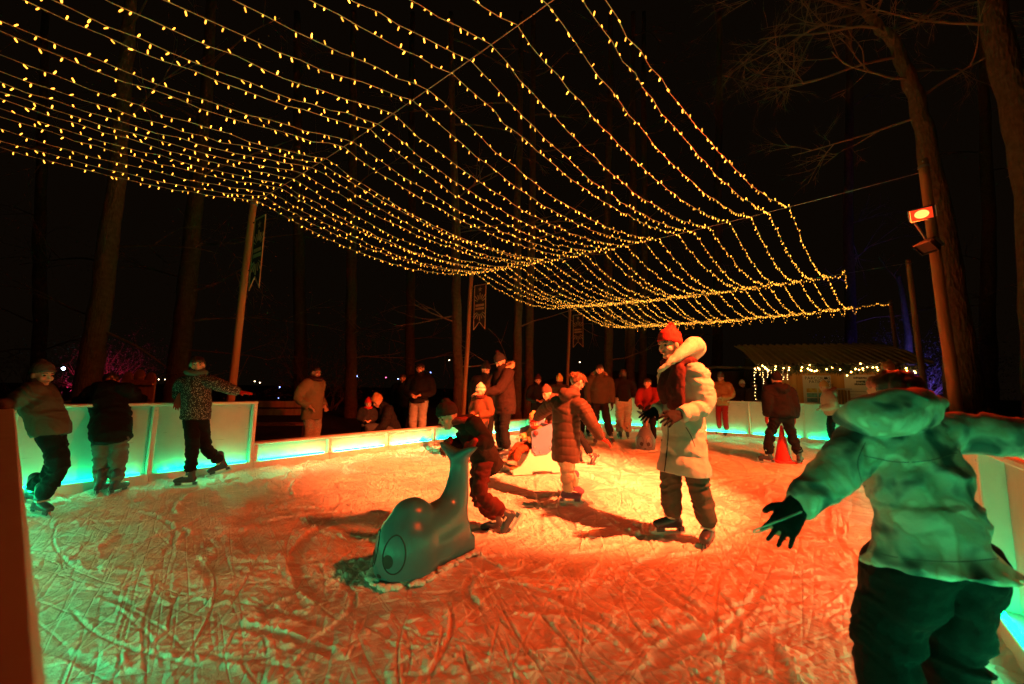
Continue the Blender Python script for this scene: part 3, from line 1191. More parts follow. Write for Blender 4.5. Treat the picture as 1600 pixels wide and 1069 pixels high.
def grow(p, d, ln, r, lvl, rng, out, tips, droop, maxl, kids=(3, 5)):
    pts = branch_path(p, d, ln, 5, rng, droop, 0.22)
    nodes = [(q, r * (1 - 0.72 * i / 5)) for i, q in enumerate(pts)]
    out.append(loft(nodes, None, 6 if lvl == 0 else (5 if lvl == 1 else 4), 2 if lvl < 2 else 1, False, False))
    if lvl >= maxl:
        tips.append(pts[-1])
        tips.append(pts[3])
        return
    for k in range(rng.integers(*kids)):
        t = rng.uniform(0.25, 1.0)
        i = min(int(t * 5), 4)
        q = pts[i] + (pts[i + 1] - pts[i]) * (t * 5 - i)
        dd = nrm(nrm(pts[i + 1] - pts[i]) + rng.normal(0, 0.62, 3))
        grow(q, dd, ln * rng.uniform(.42, .68), r * (1 - .7 * t) * .75, lvl + 1, rng, out, tips, droop, maxl, kids)


def leaves_geo(tips, n, rng, spread=.35, size=.05):
    vs, fs = [], []
    T = np.asarray(tips)
    for _ in range(n):
        c = T[rng.integers(len(T))] + rng.normal(0, spread, 3)
        d = nrm(rng.normal(0, 1, 3) - Z * .5)
        e = nrm(np.cross(d, rng.normal(0, 1, 3)))
        q = size * rng.uniform(.6, 1.3)
        b = len(vs)
        vs += [c, c + d * q * .5 + e * q * .32, c + d * q, c + d * q * .5 - e * q * .32]
        fs.append((b, b + 1, b + 2, b + 3))
    return np.array(vs), fs


def tree(label, nodes, branches, seed, bm_=None, leafn=0, cat='tree', group=None, kids=(3, 5), maxl=2, droop=-0.02, leafmat=None):
    """nodes: trunk centre line (point, radius); branches: (t along trunk, direction, length, radius)"""
    rng = np.random.default_rng(seed)
    bm_ = bm_ or M_BARK
    b = np.array(nodes[0][0], float)
    root = empty('tree', b, label, cat, group)
    D = catmull(np.array([list(p) + [r] for p, r in nodes]), 6)
    nn = [(q[:3] + rng.normal(0, .012, 3), q[3] * (1 + rng.normal(0, .03))) for q in D]
    v, f = loft(nn, None, 18, 2, False, False)
    obj('trunk', (v + np.array([0, 0, 0]), f), bm_, root, True)
    out, tips = [], []
    for t, d, ln, r in branches:
        i = t * (len(D) - 1)
        k = min(int(i), len(D) - 2)
        q = D[k, :3] + (D[k + 1, :3] - D[k, :3]) * (i - k)
        grow(q, np.array(d, float), ln, r, 0, rng, out, tips, droop, maxl, kids)
    if out:
        obj('crown', join(out), M_TWIG, root, True)
    if leafn and tips:
        tag(obj('leaves', leaves_geo(tips, leafn, rng), leafmat or M_LEAF, root), kind='stuff')
    return root


def trunk_px(pts, dep, rpx):
    """trunk through photo points at a depth; first point dropped to the ground"""
    out = []
    for (x, y), r in zip(pts, rpx):
        out.append((J(x, y, dep), r * dep / FPX))
    g = out[0][0].copy()
    d = out[1][0] - out[0][0]
    g = g + d * ((-0.10 - g[2]) / d[2])
    return [(g, out[0][1] * 1.15)] + out


def side(*a):
    return A(*a)


tree('thick leaning pine trunk on the left, blue spotlight at its foot', trunk_px([(138, 590), (158, 470), (178, 320), (192, 150), (205, 0), (212, -140)], 10.5, [16, 14, 12, 10, 8, 6]),
     [(.40, (-1, .2, .25), 3.2, .035), (.43, (1, .2, .05), 2.8, .035), (.30, (-1, -.1, .3), 2.2, .03), (.28, (1, .3, -.4), 2.4, .04), (.62, (.9, -.2, .3), 3, .035), (.7, (-.9, -.3, .4), 3, .035),
      (.78, (.7, -.5, .4), 2.8, .03), (.85, (-.8, -.4, .5), 2.6, .03), (.9, (.9, .1, .5), 2.4, .03), (.56, (-1, -.2, .2), 2.6, .03)], 3, M_BARK, 500)
tree('dark straight trunk behind the girl in the speckled jacket', trunk_px([(277, 590), (291, 470), (305, 320), (322, 150), (330, 0)], 11.5, [14, 13, 11, 9, 7]),
     [(.35, (1, .1, .15), 3.0, .035), (.42, (1, -.1, .2), 2.8, .035), (.28, (1, 0, -.05), 2.5, .03), (.45, (-1, .1, .2), 2.4, .03), (.65, (.9, -.2, .3), 3.4, .035), (.75, (-.8, -.3, .3), 3, .035), (.85, (.8, -.4, .5), 3, .03), (.52, (1, .2, .1), 3.2, .035)], 4, M_BARK2, 900)
rng = np.random.default_rng(77)
thin = [(716, 13.5, 8, 'trunk with a broken stub left of the father in the parka', -6), (808, 15, 7, 'slim trunk above the child with the yellow beanie', 3), (826, 15.6, 7, 'slim trunk paired just right of another above the skaters', 4),
        (950, 17, 7, 'thin trunk right of the far banner', 2), (985, 18, 7, 'thin trunk midway between far banner and the woman in cream', 2), (1004, 19, 6, 'thinnest trunk close left of the woman in cream', 1),
        (548, 16, 9, 'shadowy trunk above the woman in the beige coat', 2), (470, 18, 10, 'shadowy trunk between bench and first pole', -3), (640, 19, 8, 'dim far trunk above the man in pale jeans', 2),
        (60, 13, 9, 'dim trunk at the far left edge of the wood', 5), (1545, 16, 10, 'dark trunk to the right of the floodlight pole', -4), (1330, 21, 8, 'dark trunk rising behind the kiosk roof', -2), (1120, 22, 8, 'dim trunk far behind the red slope', 2)]
for k, (px, dep, rp, lb, ln) in enumerate(thin):
    pts = [(px, 600), (px + ln * .5, 480), (px + ln + rng.uniform(-4, 4), 340), (px + ln * 1.6, 180), (px + ln * 2, 20)]
    br = [(rng.uniform(.25, .95), nrm(A(rng.choice((-1, 1)), rng.normal(0, .5), rng.uniform(-.05, .6))), rng.uniform(1.6, 3.2), .03) for _ in range(7)]
    tree(lb, trunk_px(pts, dep, [rp, rp * .9, rp * .8, rp * .65, rp * .5]), br, 100 + k, M_BARK2, 350 if k in (6, 7, 8) else 0, group='trees of the dark wood')
# the bare tree that rises behind the red floodlight and spreads over the right corner
tn = trunk_px([(1500, 560), (1478, 400), (1450, 240), (1425, 130), (1385, 55), (1340, 10)], 7.6, [20, 17, 13, 10, 8, 5])
tree('bare tree spreading reddish twigs behind the red floodlight', tn,
     [(.97, (-1, -.2, .25), 2.6, .03), (.95, (-.7, .1, -.15), 2.4, .025), (.86, (-1, -.1, .1), 2.4, .03), (.8, (.5, .3, .8), 2.2, .03), (.75, (-.9, .2, -.1), 2.4, .03), (.68, (-1, -.2, .0), 2.2, .03),
      (.62, (.6, -.3, .5), 2.0, .03), (.58, (-.8, .4, -.1), 2.2, .025), (.9, (.2, -.4, .9), 2.2, .03), (.93, (-.6, -.3, .7), 2.4, .03), (.84, (.8, -.2, .3), 2.4, .03), (.7, (.9, .2, .4), 2.3, .03)], 9, M_BARK2, 0, kids=(4, 6), maxl=3, droop=-.01)
tn = trunk_px([(1640, 560), (1625, 330), (1592, 170), (1560, 60), (1545, -40), (1535, -140)], 6.6, [30, 27, 22, 18, 16, 14])
tree('big furrowed trunk cutting the upper right corner', tn,
     [(.8, (-1, -.1, .4), 2.4, .04), (.9, (-.9, .3, .2), 2.4, .035), (.7, (-.8, .2, .3), 2.0, .03)], 10, M_BARK2, 0, kids=(4, 6), maxl=3)
# leaf masses of the wood far behind
def bush(label, c, rx, rz, n, seed, lm, name='shrub', group='shrubs of the wood'):
    rng = np.random.default_rng(seed)
    b = A(c[0], c[1], -0.06)
    root = empty(name, b, label, 'shrub', group)
    out, tips = [], []
    for k in range(9):
        grow(b + A(rng.normal(0, .1), rng.normal(0, .1), 0), A(rng.normal(0, .5), rng.normal(0, .5), 1), rz * rng.uniform(.8, 1.2), .03, 0, rng, out, tips, 0, 2, (3, 5))
    obj('stems', join(out), M_TWIG, root, True)
    tips = [t + A(rng.normal(0, rx * .35), rng.normal(0, rx * .35), 0) for t in tips]
    tag(obj('leaves', leaves_geo(tips, n, rng, .25, .07), lm, root), kind='stuff')
    return root


M_LEAF2 = mat('pale leaf', (0.16, 0.18, 0.14), 0.7)
c = J(168, 590, 19.0)
bush('magenta-lit shrub glowing behind the thick left trunk', c, 1.6, 2.6, 2600, 31, M_LEAF2)
spot('uplight_magenta', (c[0] + .3, c[1] - 2.2, 0.1), (c[0], c[1], 2.0), 350, 80, (1.0, 0.03, 0.18))
for k, (px, dep, lb) in enumerate(((1395, 19, 'violet-lit shrub showing over the kiosk roof'), (1450, 20, 'blue-violet shrub between the two right-hand poles'))):
    c = J(px, 590, dep)
    bush(lb, c, 1.6, 3.6, 2600, 40 + k, M_LEAF2)
    spot('uplight_violet', (c[0] - .2, c[1] - 2.6, 0.1), (c[0], c[1], 2.6), 700, 80, (0.14, 0.09, 1.0))
tn = trunk_px([(1424, 590), (1415, 500), (1404, 430)], 18.0, [5, 4, 3])
tree('slender trunk lit blue behind the pole beside the kiosk', tn, [(.9, (-.3, 0, 1), 1.5, .03)], 55)
bpos = J(1424, 600, 16.8)
spot('uplight_blue', (bpos[0], bpos[1], 0.05), (J(1410, 480, 18)[0], 18, 3.5), 400, 40, (0.08, 0.12, 1.0))
for k, (px, py, dep, lb) in enumerate(((40, 600, 20, 'dim leafless shrub at the far left'), (495, 560, 18, 'dim shrub of dry leaves above the beige coat'), (520, 600, 20, 'low dark shrub behind the bench'))):
    c = J(px, py, dep)
    bush(lb, c, 2.0, 2.4, 1500, 60 + k, M_LEAF)

# far path lamps seen as points of light
M_COOL = emission('cool lamp', (0.55, 0.72, 1.0), 30.0)
M_WH = emission('warm path lamp', (1.0, 0.72, 0.4), 14.0)
M_BLUE = emission('blue lamp', (0.25, 0.35, 1.0), 14.0)
M_PINK = emission('pink lamp', (1.0, 0.12, 0.3), 10.0)


def far_lamp(px, py, dep, r, mt, label, group='far lamps in the park'):
    p = J(px, py, dep)
    root = empty('garden_lamp', A(p[0], p[1], -0.06), label, 'lamp', group)
    obj('globe', ellipsoid(p, (r, r, r), None, 8, 6), mt, root, True)
    h = max(p[2], 0.05)
    obj('stake', loft([(A(p[0], p[1] + r * .6, -0.06), .012), (A(p[0], p[1] + r * .6, h), .012)], None, 6, 1), M_BLACK, root)


far_lamp(99, 576, 16, .055, M_COOL, 'blue-white spotlight shining beside the grey-hatted child')
for k, (px, py, mt, lb) in enumerate(((128, 585, M_PINK, 'pink lamp below the thick left trunk'), (143, 566, M_PINK, 'small pink lamp beside the thick left trunk'), (248, 593, M_WH, 'tiny lamp just right of the scalloped sign'),
                                      (258, 593, M_WH, 'second tiny lamp right of the scalloped sign'), (398, 596, M_WH, 'pale lamp close right of the first banner pole'), (406, 598, M_WH, 'yellow lamp next to the first banner pole'),
                                      (437, 605, M_BLUE, 'bluish lamp above the bench back'), (435, 622, M_BLUE, 'bluish reflection lamp above the bench seat'), (558, 588, M_BLUE, 'bluish lamp behind the crouching pair'),
                                      (603, 590, M_PINK, 'pink lamp left of the man in pale jeans'), (622, 592, M_BLUE, 'white lamp close left of the man in pale jeans'), (673, 582, M_BLUE, 'bluish lamp right of the man in pale jeans'),
                                      (702, 563, M_WH, 'pair of pale lamps left of the second banner pole'), (906, 566, M_WH, 'single pale lamp left of the third banner pole'))):
    far_lamp(px, py, 26, .030, mt, lb)

# ------------------------------------------------------------------ people
def axial(co, segs):
    best = np.full(len(co), 1e9)
    s_ = np.zeros(len(co))
    for sg_ in segs:
        p, q, s0 = sg_[:3]
        kk = sg_[3] if len(sg_) > 3 else 1.0
        d = q - p
        L = np.linalg.norm(d) + 1e-9
        t = np.clip(((co - p) @ d) / (L * L), -0.3, 1.3)
        dist = np.linalg.norm(co - (p + np.outer(t, d)), axis=1)
        m = dist < best
        best[m] = dist[m]
        s_[m] = ((s0 + t * L) * kk)[m]
    return s_


def fold_disp(segs, amp, freq=15, puff=None, seed=0):
    def f(co, no):
        s_ = axial(co, segs)
        Q = np.stack([s_ * freq + vnoise(co * 7 + seed) * 1.2, co[:, 0] * 4.5 + seed, co[:, 1] * 4.5 + co[:, 2] * 2], 1)
        d = amp * (0.9 - 2.2 * np.abs(vnoise(Q))) + amp * 0.45 * (0.7 - 2 * np.abs(vnoise(Q * A(1.9, 2.3, 2.3) + 9))) + amp * 0.4 * fbm(co * 18 + seed, 2)
        if puff:
            sp, pa = puff
            w_ = s_ + 0.012 * vnoise(co * 9 + seed)
            d = d * 0.55 + pa * (np.abs(np.sin(math.pi * w_ / sp)) ** 0.38 - 0.80)
        return d
    return f


def hand_parts(wr, d, n, s, thumb, k=1.0, curl=0.35):
    """palm, four fingers and a thumb; d towards the fingertips, n = back of the hand, thumb = side (+1/-1)"""
    d = nrm(d)
    n = nrm(n - d * (n @ d))
    sd = np.cross(d, n)
    P = [loft([(wr - d * .03 * s, .030 * s * k, .024 * s * k), (wr + d * .03 * s, .038 * s * k, .017 * s * k), (wr + d * .085 * s, .042 * s * k, .014 * s * k)], sd, 12, 2)]
    for i in range(4):
        ln = (.060, .074, .070, .054)[i] * s
        b = wr + d * .082 * s + sd * thumb * (1.5 - i) * .0232 * s
        sp = sd * thumb * (1.5 - i) * .15
        a1 = nrm(d + sp - n * curl)
        a2 = nrm(d + sp - n * curl * 2.6)
        r = .0098 * s * min(k, 1.0)
        P.append(loft([(b, r), (b + a1 * ln * .55, r * .95), (b + a1 * ln * .55 + a2 * ln * .5, r * .8)], sd, 8, 2))
    b = wr + d * .022 * s + sd * thumb * .034 * s
    a1 = nrm(d * .62 + sd * thumb * .75 - n * .25)
    a2 = nrm(d * .9 + sd * thumb * .35 - n * .4)
    P.append(loft([(b, .0135 * s * k), (b + a1 * .034 * s, .0120 * s * k), (b + a1 * .034 * s + a2 * .030 * s, .0095 * s * k)], n, 8, 2))
    return P


def head_frame(hf, hu=Z):
    f = nrm(hf)
    u = nrm(np.asarray(hu) - f * (np.asarray(hu) @ f))
    return np.array([np.cross(f, u), f, u])


def skate(parent, an, toe, up, sc, bootmat, blade=True):
    f = nrm(toe)
    u = nrm(np.asarray(up) - f * (np.asarray(up) @ f))
    s = np.cross(f, u)
    ax = np.array([s, f, u])
    def q(x, y, z):
        return an + (s * x + f * y + u * z) * sc
    vox = 0.010 * max(sc, .8)
    boot = skinobj('boot', [loft([(q(0, -.02, .125), .052 * sc, .058 * sc), (q(0, -.012, .04), .047 * sc, .056 * sc), (q(0, -.015, -.04), .045 * sc, .062 * sc)], s, 14, 2),
                            loft([(q(0, -.055, -.055), .038 * sc, .036 * sc), (q(0, .03, -.052), .044 * sc, .044 * sc), (q(0, .11, -.062), .048 * sc, .036 * sc), (q(0, .155, -.068), .042 * sc, .028 * sc)], s, 14, 3),
                            box(q(0, .045, -.09), (.074 * sc, .24 * sc, .022 * sc), ax)], bootmat, parent, vox, 3)
    if blade:
        prof = [(-.105, -.098), (-.04, -.098), (-.03, -.128), (.07, -.128), (.08, -.098), (.165, -.098), (.175, -.125), (.21, -.135), (.205, -.150), (.18, -.158), (-.10, -.158), (-.115, -.148)]
        v = [q(-.0035, y, z) for y, z in prof] + [q(.0035, y, z) for y, z in prof]
        n = len(prof)
        fs = [tuple(range(n)), tuple(range(2 * n - 1, n - 1, -1))] + [(i, n + i, n + (i + 1) % n, (i + 1) % n) for i in range(n)]
        obj('blade', (v, fs), M_STEEL, boot)
        for yy, ww in ((-.075, .05), (.12, .07)):
            obj('blade_holder', box(q(0, yy, -.115), (.030 * sc, ww * sc, .04 * sc), ax), bootmat, boot)
        for z, y in ((.085, .040), (-.010, .052)):
            obj('buckle', join([bbox(q(0, y, z), (.085 * sc, .014 * sc, .016 * sc), ax, .003), bbox(q(.046, y - .025, z), (.014 * sc, .05 * sc, .02 * sc), ax, .003), bbox(q(-.046, y - .025, z), (.014 * sc, .05 * sc, .02 * sc), ax, .003)]), M_BUCKLE, boot)
    else:
        obj('sole', box(q(0, .045, -.104), (.08 * sc, .25 * sc, .018 * sc), ax), M_BLACK, boot)
    return boot


def stand(b, fd, h, lift=0.0, arms='down', lean=0.0, spread=0.0, look=None, crouch=0.0):
    f = nrm(A(fd[0], fd[1], 0))
    r = np.cross(f, Z)
    b = A(b[0], b[1], 0)
    cl, sl_ = math.cos(lean), math.sin(lean)
    pz = .53 - crouch * .30
    def up_(x, y, z):
        y0, z0 = y, z - .53
        return b + (r * x + f * (y0 * cl + z0 * sl_ - lean * .05 - crouch * .06) + Z * (pz + z0 * cl - y0 * sl_)) * h + Z * lift
    def lo(x, y, z):
        return b + (r * x + f * y + Z * z) * h + Z * lift
    j = dict(pel=up_(0, 0, .53), che=up_(0, .005, .70), nek=up_(0, 0, .825), hed=up_(0, .018 + .02 * (lean > .3), .915))
    for s, S in ((-1, 'L'), (1, 'R')):
        j['sh' + S] = up_(s * .112, -.005, .795)
        el, wr = {'down': ((.145, -.02, .635), (.150, .03, .49)), 'pocket': ((.165, -.05, .64), (.115, .07, .54)), 'front': ((.155, -.005, .635), (.045, .13, .60)),
                  'reach': ((.13, .13, .66), (.07, .27, .63)), 'out': ((.20, .02, .68), (.29, .06, .58)), 'rest': ((.17, .12, .66), (.16, .24, .62))}[arms]
        j['el' + S] = up_(s * el[0], el[1], el[2])
        j['wr' + S] = up_(s * wr[0], wr[1], wr[2])
        j['hi' + S] = b + (r * s * .05 + f * (-lean * .05 - crouch * .06) + Z * (pz - .015)) * h + Z * lift
        j['kn' + S] = lo(s * (.055 + spread * .55), .03 + crouch * .22, .285 - crouch * .02)
        j['an' + S] = lo(s * (.055 + spread), 0, .06)
    return j


def person(label, j, h, hf, jacket, trousers, hu=Z, hat=None, hair=None, scarf=None, glove=None, foot='skate', toes=None, tup=None, skin=None, vox=0.012, hood=None,
           bootmat=None, group=None, hands=None, detail=True, fur=None, seed=0, ground=None, foot_sc=None):
    skin = skin or M_SKIN
    bootmat = bootmat or M_BOOT
    b = A(j['pel'][0], j['pel'][1], 0) if ground is None else A(*ground)
    root = empty('person', b, label, 'person', group)
    sx = nrm(j['shR'] - j['shL'])
    spd = nrm(j['pel'] - j['che'])
    fwd = nrm(np.cross(-spd, sx)) * -1
    fwd = np.cross(Z, sx)
    hh = .105 + .07 * h
    ax = head_frame(hf, hu)
    def H(x, y, z):
        return j['hed'] + (ax[0] * x + ax[1] * y + ax[2] * z) * hh
    def HE(c, r):
        return ellipsoid(H(*c), np.array(r) * hh, ax, 14, 9)
    hs = h / 1.75 * (1.08 if h < 1.5 else 1)
    hands = hands or {}
    # ---- continuous body
    B = [HE((0, -.06, .12), (.345, .43, .39)), loft([(H(0, .04, .08), .31 * hh, .34 * hh), (H(0, .08, -.18), .26 * hh, .27 * hh), (H(0, .13, -.36), .17 * hh, .17 * hh)], ax[0], 14, 2),
         HE((0, .24, -.40), (.13, .10, .08)), loft([(H(0, .37, .08), .035 * hh), (H(0, .45, -.06), .060 * hh), (H(0, .44, -.09), .055 * hh)], ax[0], 8, 2),
         loft([(H(-.2, .30, .14), .06 * hh), (H(0, .35, .14), .06 * hh), (H(.2, .30, .14), .06 * hh)], None, 8, 2), HE((-.17, .22, -.10), (.13, .13, .12)), HE((.17, .22, -.10), (.13, .13, .12)),
         HE((0, .36, -.235), (.11, .05, .055)), HE((-.36, -.04, .0), (.05, .09, .14)), HE((.36, -.04, .0), (.05, .09, .14))]
    B.append(loft([(j['nek'], .036 * h), (j['hed'] - ax[2] * .2 * hh - ax[1] * .05 * hh, .032 * h)], None, 12, 1))
    B.append(loft([(j['pel'], .078 * h, .058 * h), ((j['pel'] + j['che']) / 2, .070 * h, .055 * h), (j['che'], .082 * h, .060 * h), (j['nek'], .04 * h, .038 * h)], sx, 14, 2))
    hp = {}
    for S, s in (('L', -1), ('R', 1)):
        B.append(loft([(j['sh' + S], .034 * h), (j['el' + S], .025 * h), (j['wr' + S], .018 * h)], None, 10, 3))
        B.append(loft([(j['hi' + S], .05 * h), (j['kn' + S], .034 * h), (j['an' + S], .024 * h)], None, 10, 3))
        fd = nrm(j['wr' + S] - j['el' + S])
        d, nn, curl = hands.get(S, (fd, nrm(np.cross(fd, fwd)) * (1 if S == 'R' else -1) if abs(fd[2]) > .7 else Z, .35))
        th = -1 if S == 'R' else 1
        hp[S] = (j['wr' + S], np.asarray(d, float), np.asarray(nn, float), hs, th, curl)
        w_, d, nn, s2, th, cu = hp[S]
        B += hand_parts(w_, d, nn, s2, th, 0.92 if glove else 1.0, cu)
    skinobj('body', B, skin, root, vox if vox < .009 else vox * .8, 2)
    if detail:
        for s in (-1, 1):
            obj('eye', HE((s * .145, .325, .045), (.058, .045, .042)), M_EYE, root, True)
            obj('eyebrow', loft([(H(s * .07, .385, .13), .018 * hh), (H(s * .15, .375, .16), .022 * hh), (H(s * .235, .33, .13), .014 * hh)], None, 6, 2), hair[0] if hair else mat('brown hair', (0.05, 0.025, 0.012), 0.5), root)
        obj('mouth', loft([(H(-.09, .385, -.235), .014 * hh), (H(0, .418, -.235), .026 * hh), (H(.09, .385, -.235), .014 * hh)], None, 6, 2), M_LIP, root)
    # ---- trousers
    if trousers:
        tm, tw, ta = trousers
        T = [loft([(j['pel'] + (j['che'] - j['pel']) * .25, .085 * h * tw ** .5, .066 * h), (j['pel'] - Z * .02 * h, .088 * h * tw ** .5, .070 * h)], sx, 14, 1)]
        sg = []
        for S in 'LR':
            T.append(loft([(j['hi' + S], .060 * h * tw), (j['kn' + S], .046 * h * tw), (j['an' + S] + (j['kn' + S] - j['an' + S]) * .22, .044 * h * tw)], None, 14, 4))
            sg += [(j['hi' + S], j['kn' + S], 0), (j['kn' + S], j['an' + S], np.linalg.norm(j['kn' + S] - j['hi' + S]))]
        skinobj('trousers', T, tm, root, vox, 4, fold_disp(sg, ta, 17, None, seed))
    # ---- jacket
    jm = jacket['mat']
    w_ = jacket.get('w', 1.0)
    hem = jacket.get('hem', .10)
    hw = jacket.get('hemw', .105)
    dn = nrm(spd * jacket.get('follow', .4) - Z * (1 - jacket.get('follow', .4)))
    hp_ = j['pel'] + dn * hem
    up_s = (j['shL'] + j['shR']) / 2
    sw = np.linalg.norm(j['shR'] - j['shL']) / 2
    cw = max(.098 * h * w_, sw * .86)
    T = [loft([(hp_, hw * h, hw * h * .80), (j['pel'] + (hp_ - j['pel']) * .3, (.100 * w_ + hw) / 2 * h, .082 * h * w_), ((j['pel'] + j['che']) / 2, .098 * h * w_, .080 * h * w_), (j['che'], cw, .083 * h * w_),
               (up_s + (j['nek'] - up_s) * .2, cw * .86, .064 * h * w_), (j['nek'] + (j['nek'] - j['che']) * .10, .052 * h, .050 * h)], sx, 20, 4, False, True)]
    s0 = np.linalg.norm(j['che'] - hp_)
    sg = [(hp_, j['che'], 0.0), (j['che'], j['nek'], s0)]
    for S in 'LR':
        cuff = j['wr' + S] - nrm(j['wr' + S] - j['el' + S]) * .012
        inn = j['sh' + S] + (up_s - j['sh' + S]) * .25
        T.append(loft([(inn, .052 * h * w_), (j['sh' + S] + (j['el' + S] - j['sh' + S]) * .15, .050 * h * w_), (j['el' + S], .042 * h * w_), (cuff, .033 * h * w_)], None, 14, 4, True, False))
        kk = 1.75 if jacket.get('puff') else 1.0
        sg += [(j['sh' + S], j['el' + S], 0.03, kk), (j['el' + S], j['wr' + S], .03 + np.linalg.norm(j['el' + S] - j['sh' + S]), kk)]
    if jacket.get('collar', True):
        T.append(loft([(j['nek'] - (j['nek'] - j['che']) * .15, .060 * h, .058 * h), (j['nek'] + nrm(j['hed'] - j['nek']) * .035 * h, .050 * h, .052 * h)], sx, 14, 1))
    if hood == 'down':
        bk = -fwd
        c0 = j['nek'] + bk * .035 * h
        T.append(loft([(c0 - sx * .075 * h + Z * .0 * h, .030 * h), (c0 + bk * .035 * h - sx * .04 * h + Z * .012 * h, .044 * h), (c0 + bk * .055 * h - Z * .012 * h, .052 * h), (c0 + bk * .035 * h + sx * .04 * h + Z * .012 * h, .044 * h), (c0 + sx * .075 * h, .030 * h)], Z, 14, 4))
    for ex in jacket.get('extra', []):
        T.append(ex)
    skinobj('jacket', T, jm, root, vox, 3, fold_disp(sg, jacket.get('fold', .006), jacket.get('freq', 13), jacket.get('puff'), seed + 3))
    if fur:
        bk = -fwd
        c0 = j['nek'] + bk * .05 * h + Z * .02 * h
        ring = [c0 - sx * .085 * h + fwd * .05 * h, c0 - sx * .085 * h + Z * .02 * h, c0 - sx * .04 * h + bk * .04 * h + Z * .05 * h, c0 + bk * .055 * h + Z * .06 * h, c0 + sx * .04 * h + bk * .04 * h + Z * .05 * h, c0 + sx * .085 * h + Z * .02 * h, c0 + sx * .085 * h + fwd * .05 * h]
        rg = np.random.default_rng(seed + 9)
        core = loft([(q, .022 * h) for q in ring], Z, 8, 3)
        P_ = catmull(ring, 8)
        tf = []
        for _ in range(420):
            c = P_[rg.integers(len(P_))]
            d = nrm(rg.normal(0, 1, 3))
            e = nrm(np.cross(d, rg.normal(0, 1, 3))) * .0035
            c = c + d * .018 * h
            tf.append((np.array([c - e, c + e, c + d * rg.uniform(.015, .035) + rg.normal(0, .004, 3)]), [(0, 1, 2)]))
        obj('fur_trim', join([core] + tf), fur, root, False)
    # ---- gloves
    if glove:
        for S in 'LR':
            wv, d, nn, s2, th, cu = hp[S]
            skinobj('glove', hand_parts(wv, d, nn, s2 * 1.12, th, 1.2, cu) + [loft([(wv - nrm(d) * .045 * s2, .036 * s2), (wv + nrm(d) * .01 * s2, .033 * s2)], None, 12, 1)], glove, root, .0052 if vox < .0095 else .0085, 2)
    # ---- feet
    fsc = foot_sc or (.62 + .38 * (h - 1.0) / .75 if h < 1.75 else 1.0)
    toes = toes or {}
    for S in 'LR':
        td = toes.get(S, fwd + sx * (.15 if S == 'R' else -.15))
        uu = (tup or {}).get(S, Z)
        skate(root, j['an' + S], td, uu, fsc, bootmat, foot == 'skate')
    # ---- hair and hat
    if hair:
        hm, style = hair
        rg = np.random.default_rng(seed + 21)
        hp2 = [HE((0, -.12, .17), (.385, .40, .375)), HE((0, -.03, .255), (.372, .435, .275))]
        if style == 'mop':
            hp2 += [HE((0, -.03, .25), (.40, .47, .33))]
        if style in ('long', 'bun'):
            hp2 += [loft([(H(-.30, -.1, .1), .12 * hh), (H(-.32, -.12, -.25), .11 * hh), (H(-.26, -.14, -.5), .07 * hh)], None, 8, 2), loft([(H(.30, -.1, .1), .12 * hh), (H(.32, -.12, -.25), .11 * hh), (H(.26, -.14, -.5), .07 * hh)], None, 8, 2),
                    HE((0, -.28, -.05), (.30, .22, .40))]
        if style == 'bun':
            hp2 += [HE((0, -.42, .42), (.14, .14, .14))]
        ho = skinobj('hair', hp2, hm, root, .010, 2, lambda co, no: .010 * fbm(co * A(55, 55, 20), 2))
        if style == 'mop':
            lk = []
            for _ in range(210):
                a_, e_ = rg.uniform(0, 6.28), rg.uniform(.05, 1.35)
                d = A(math.cos(a_) * math.cos(e_), math.sin(a_) * math.cos(e_), math.sin(e_))
                if d[1] > .55 and d[2] < .35:
                    continue
                p0 = A(d[0] * .37, d[1] * .41 - .06, .20 + d[2] * .34)
                tg = nrm(A(rg.normal(0, .5), rg.normal(.1, .5), -.75) + d * .35)
                p1, p2 = p0 + (d * .05 + tg * .11), p0 + (d * .04 + tg * .24)
                lk.append(loft([(H(*p0), .030 * hh), (H(*p1), .024 * hh), (H(*p2), .004 * hh)], None, 5, 2, False, False))
            obj('hair_locks', join(lk), hm, ho, True)
    if hat:
        hm, style = hat[0], hat[1]
        t = nrm(A(0, -.24, .97))
        def C(k, rx, ry, off=0):
            c = A(0, -.03, .17) + t * k
            return (H(*c), rx * hh, ry * hh)
        cap = loft([C(-.02, .375, .44), C(.12, .395, .465), C(.28, .375, .445), C(.42, .30, .36), C(.53, .17, .21)], ax[0], 18, 3, False, True)
        th = np.linspace(0, 2 * math.pi, 25)
        e2 = np.cross(t, A(1, 0, 0))
        rim = []
        for a_ in th:
            c = A(0, -.03, .17) + t * .03 + A(1, 0, 0) * .382 * math.cos(a_) + e2 * .450 * math.sin(a_)
            rim.append(H(*c))
        def ribs(co, no):
            q = (co - j['hed']) @ ax.T
            an = np.arctan2(q[:, 0], q[:, 1] + .03 * hh)
            return .0035 * np.sin(an * 34) + .002 * vnoise(co * 60)
        ho = skinobj('hat', [cap] + ([loft([(q, .100 * hh, .040 * hh) for q in rim], H(0, 0, 1) - H(0, 0, 0), 8, 1)] if style != 'smooth' else []), hm, root, min(.0085, vox), 2, ribs)
        if len(hat) > 2 and hat[2]:
            pc = H(*(A(0, -.03, .17) + t * .64))
            rg = np.random.default_rng(seed + 2)
            pm = [ellipsoid(pc, np.ones(3) * .12 * hh, None, 10, 7)]
            for _ in range(150):
                d = nrm(rg.normal(0, 1, 3))
                e = nrm(np.cross(d, rg.normal(0, 1, 3))) * .005
                pm.append((np.array([pc + d * .10 * hh - e, pc + d * .10 * hh + e, pc + d * rg.uniform(.15, .19) * hh]), [(0, 1, 2)]))
            obj('pompom', join(pm), hat[2], ho)
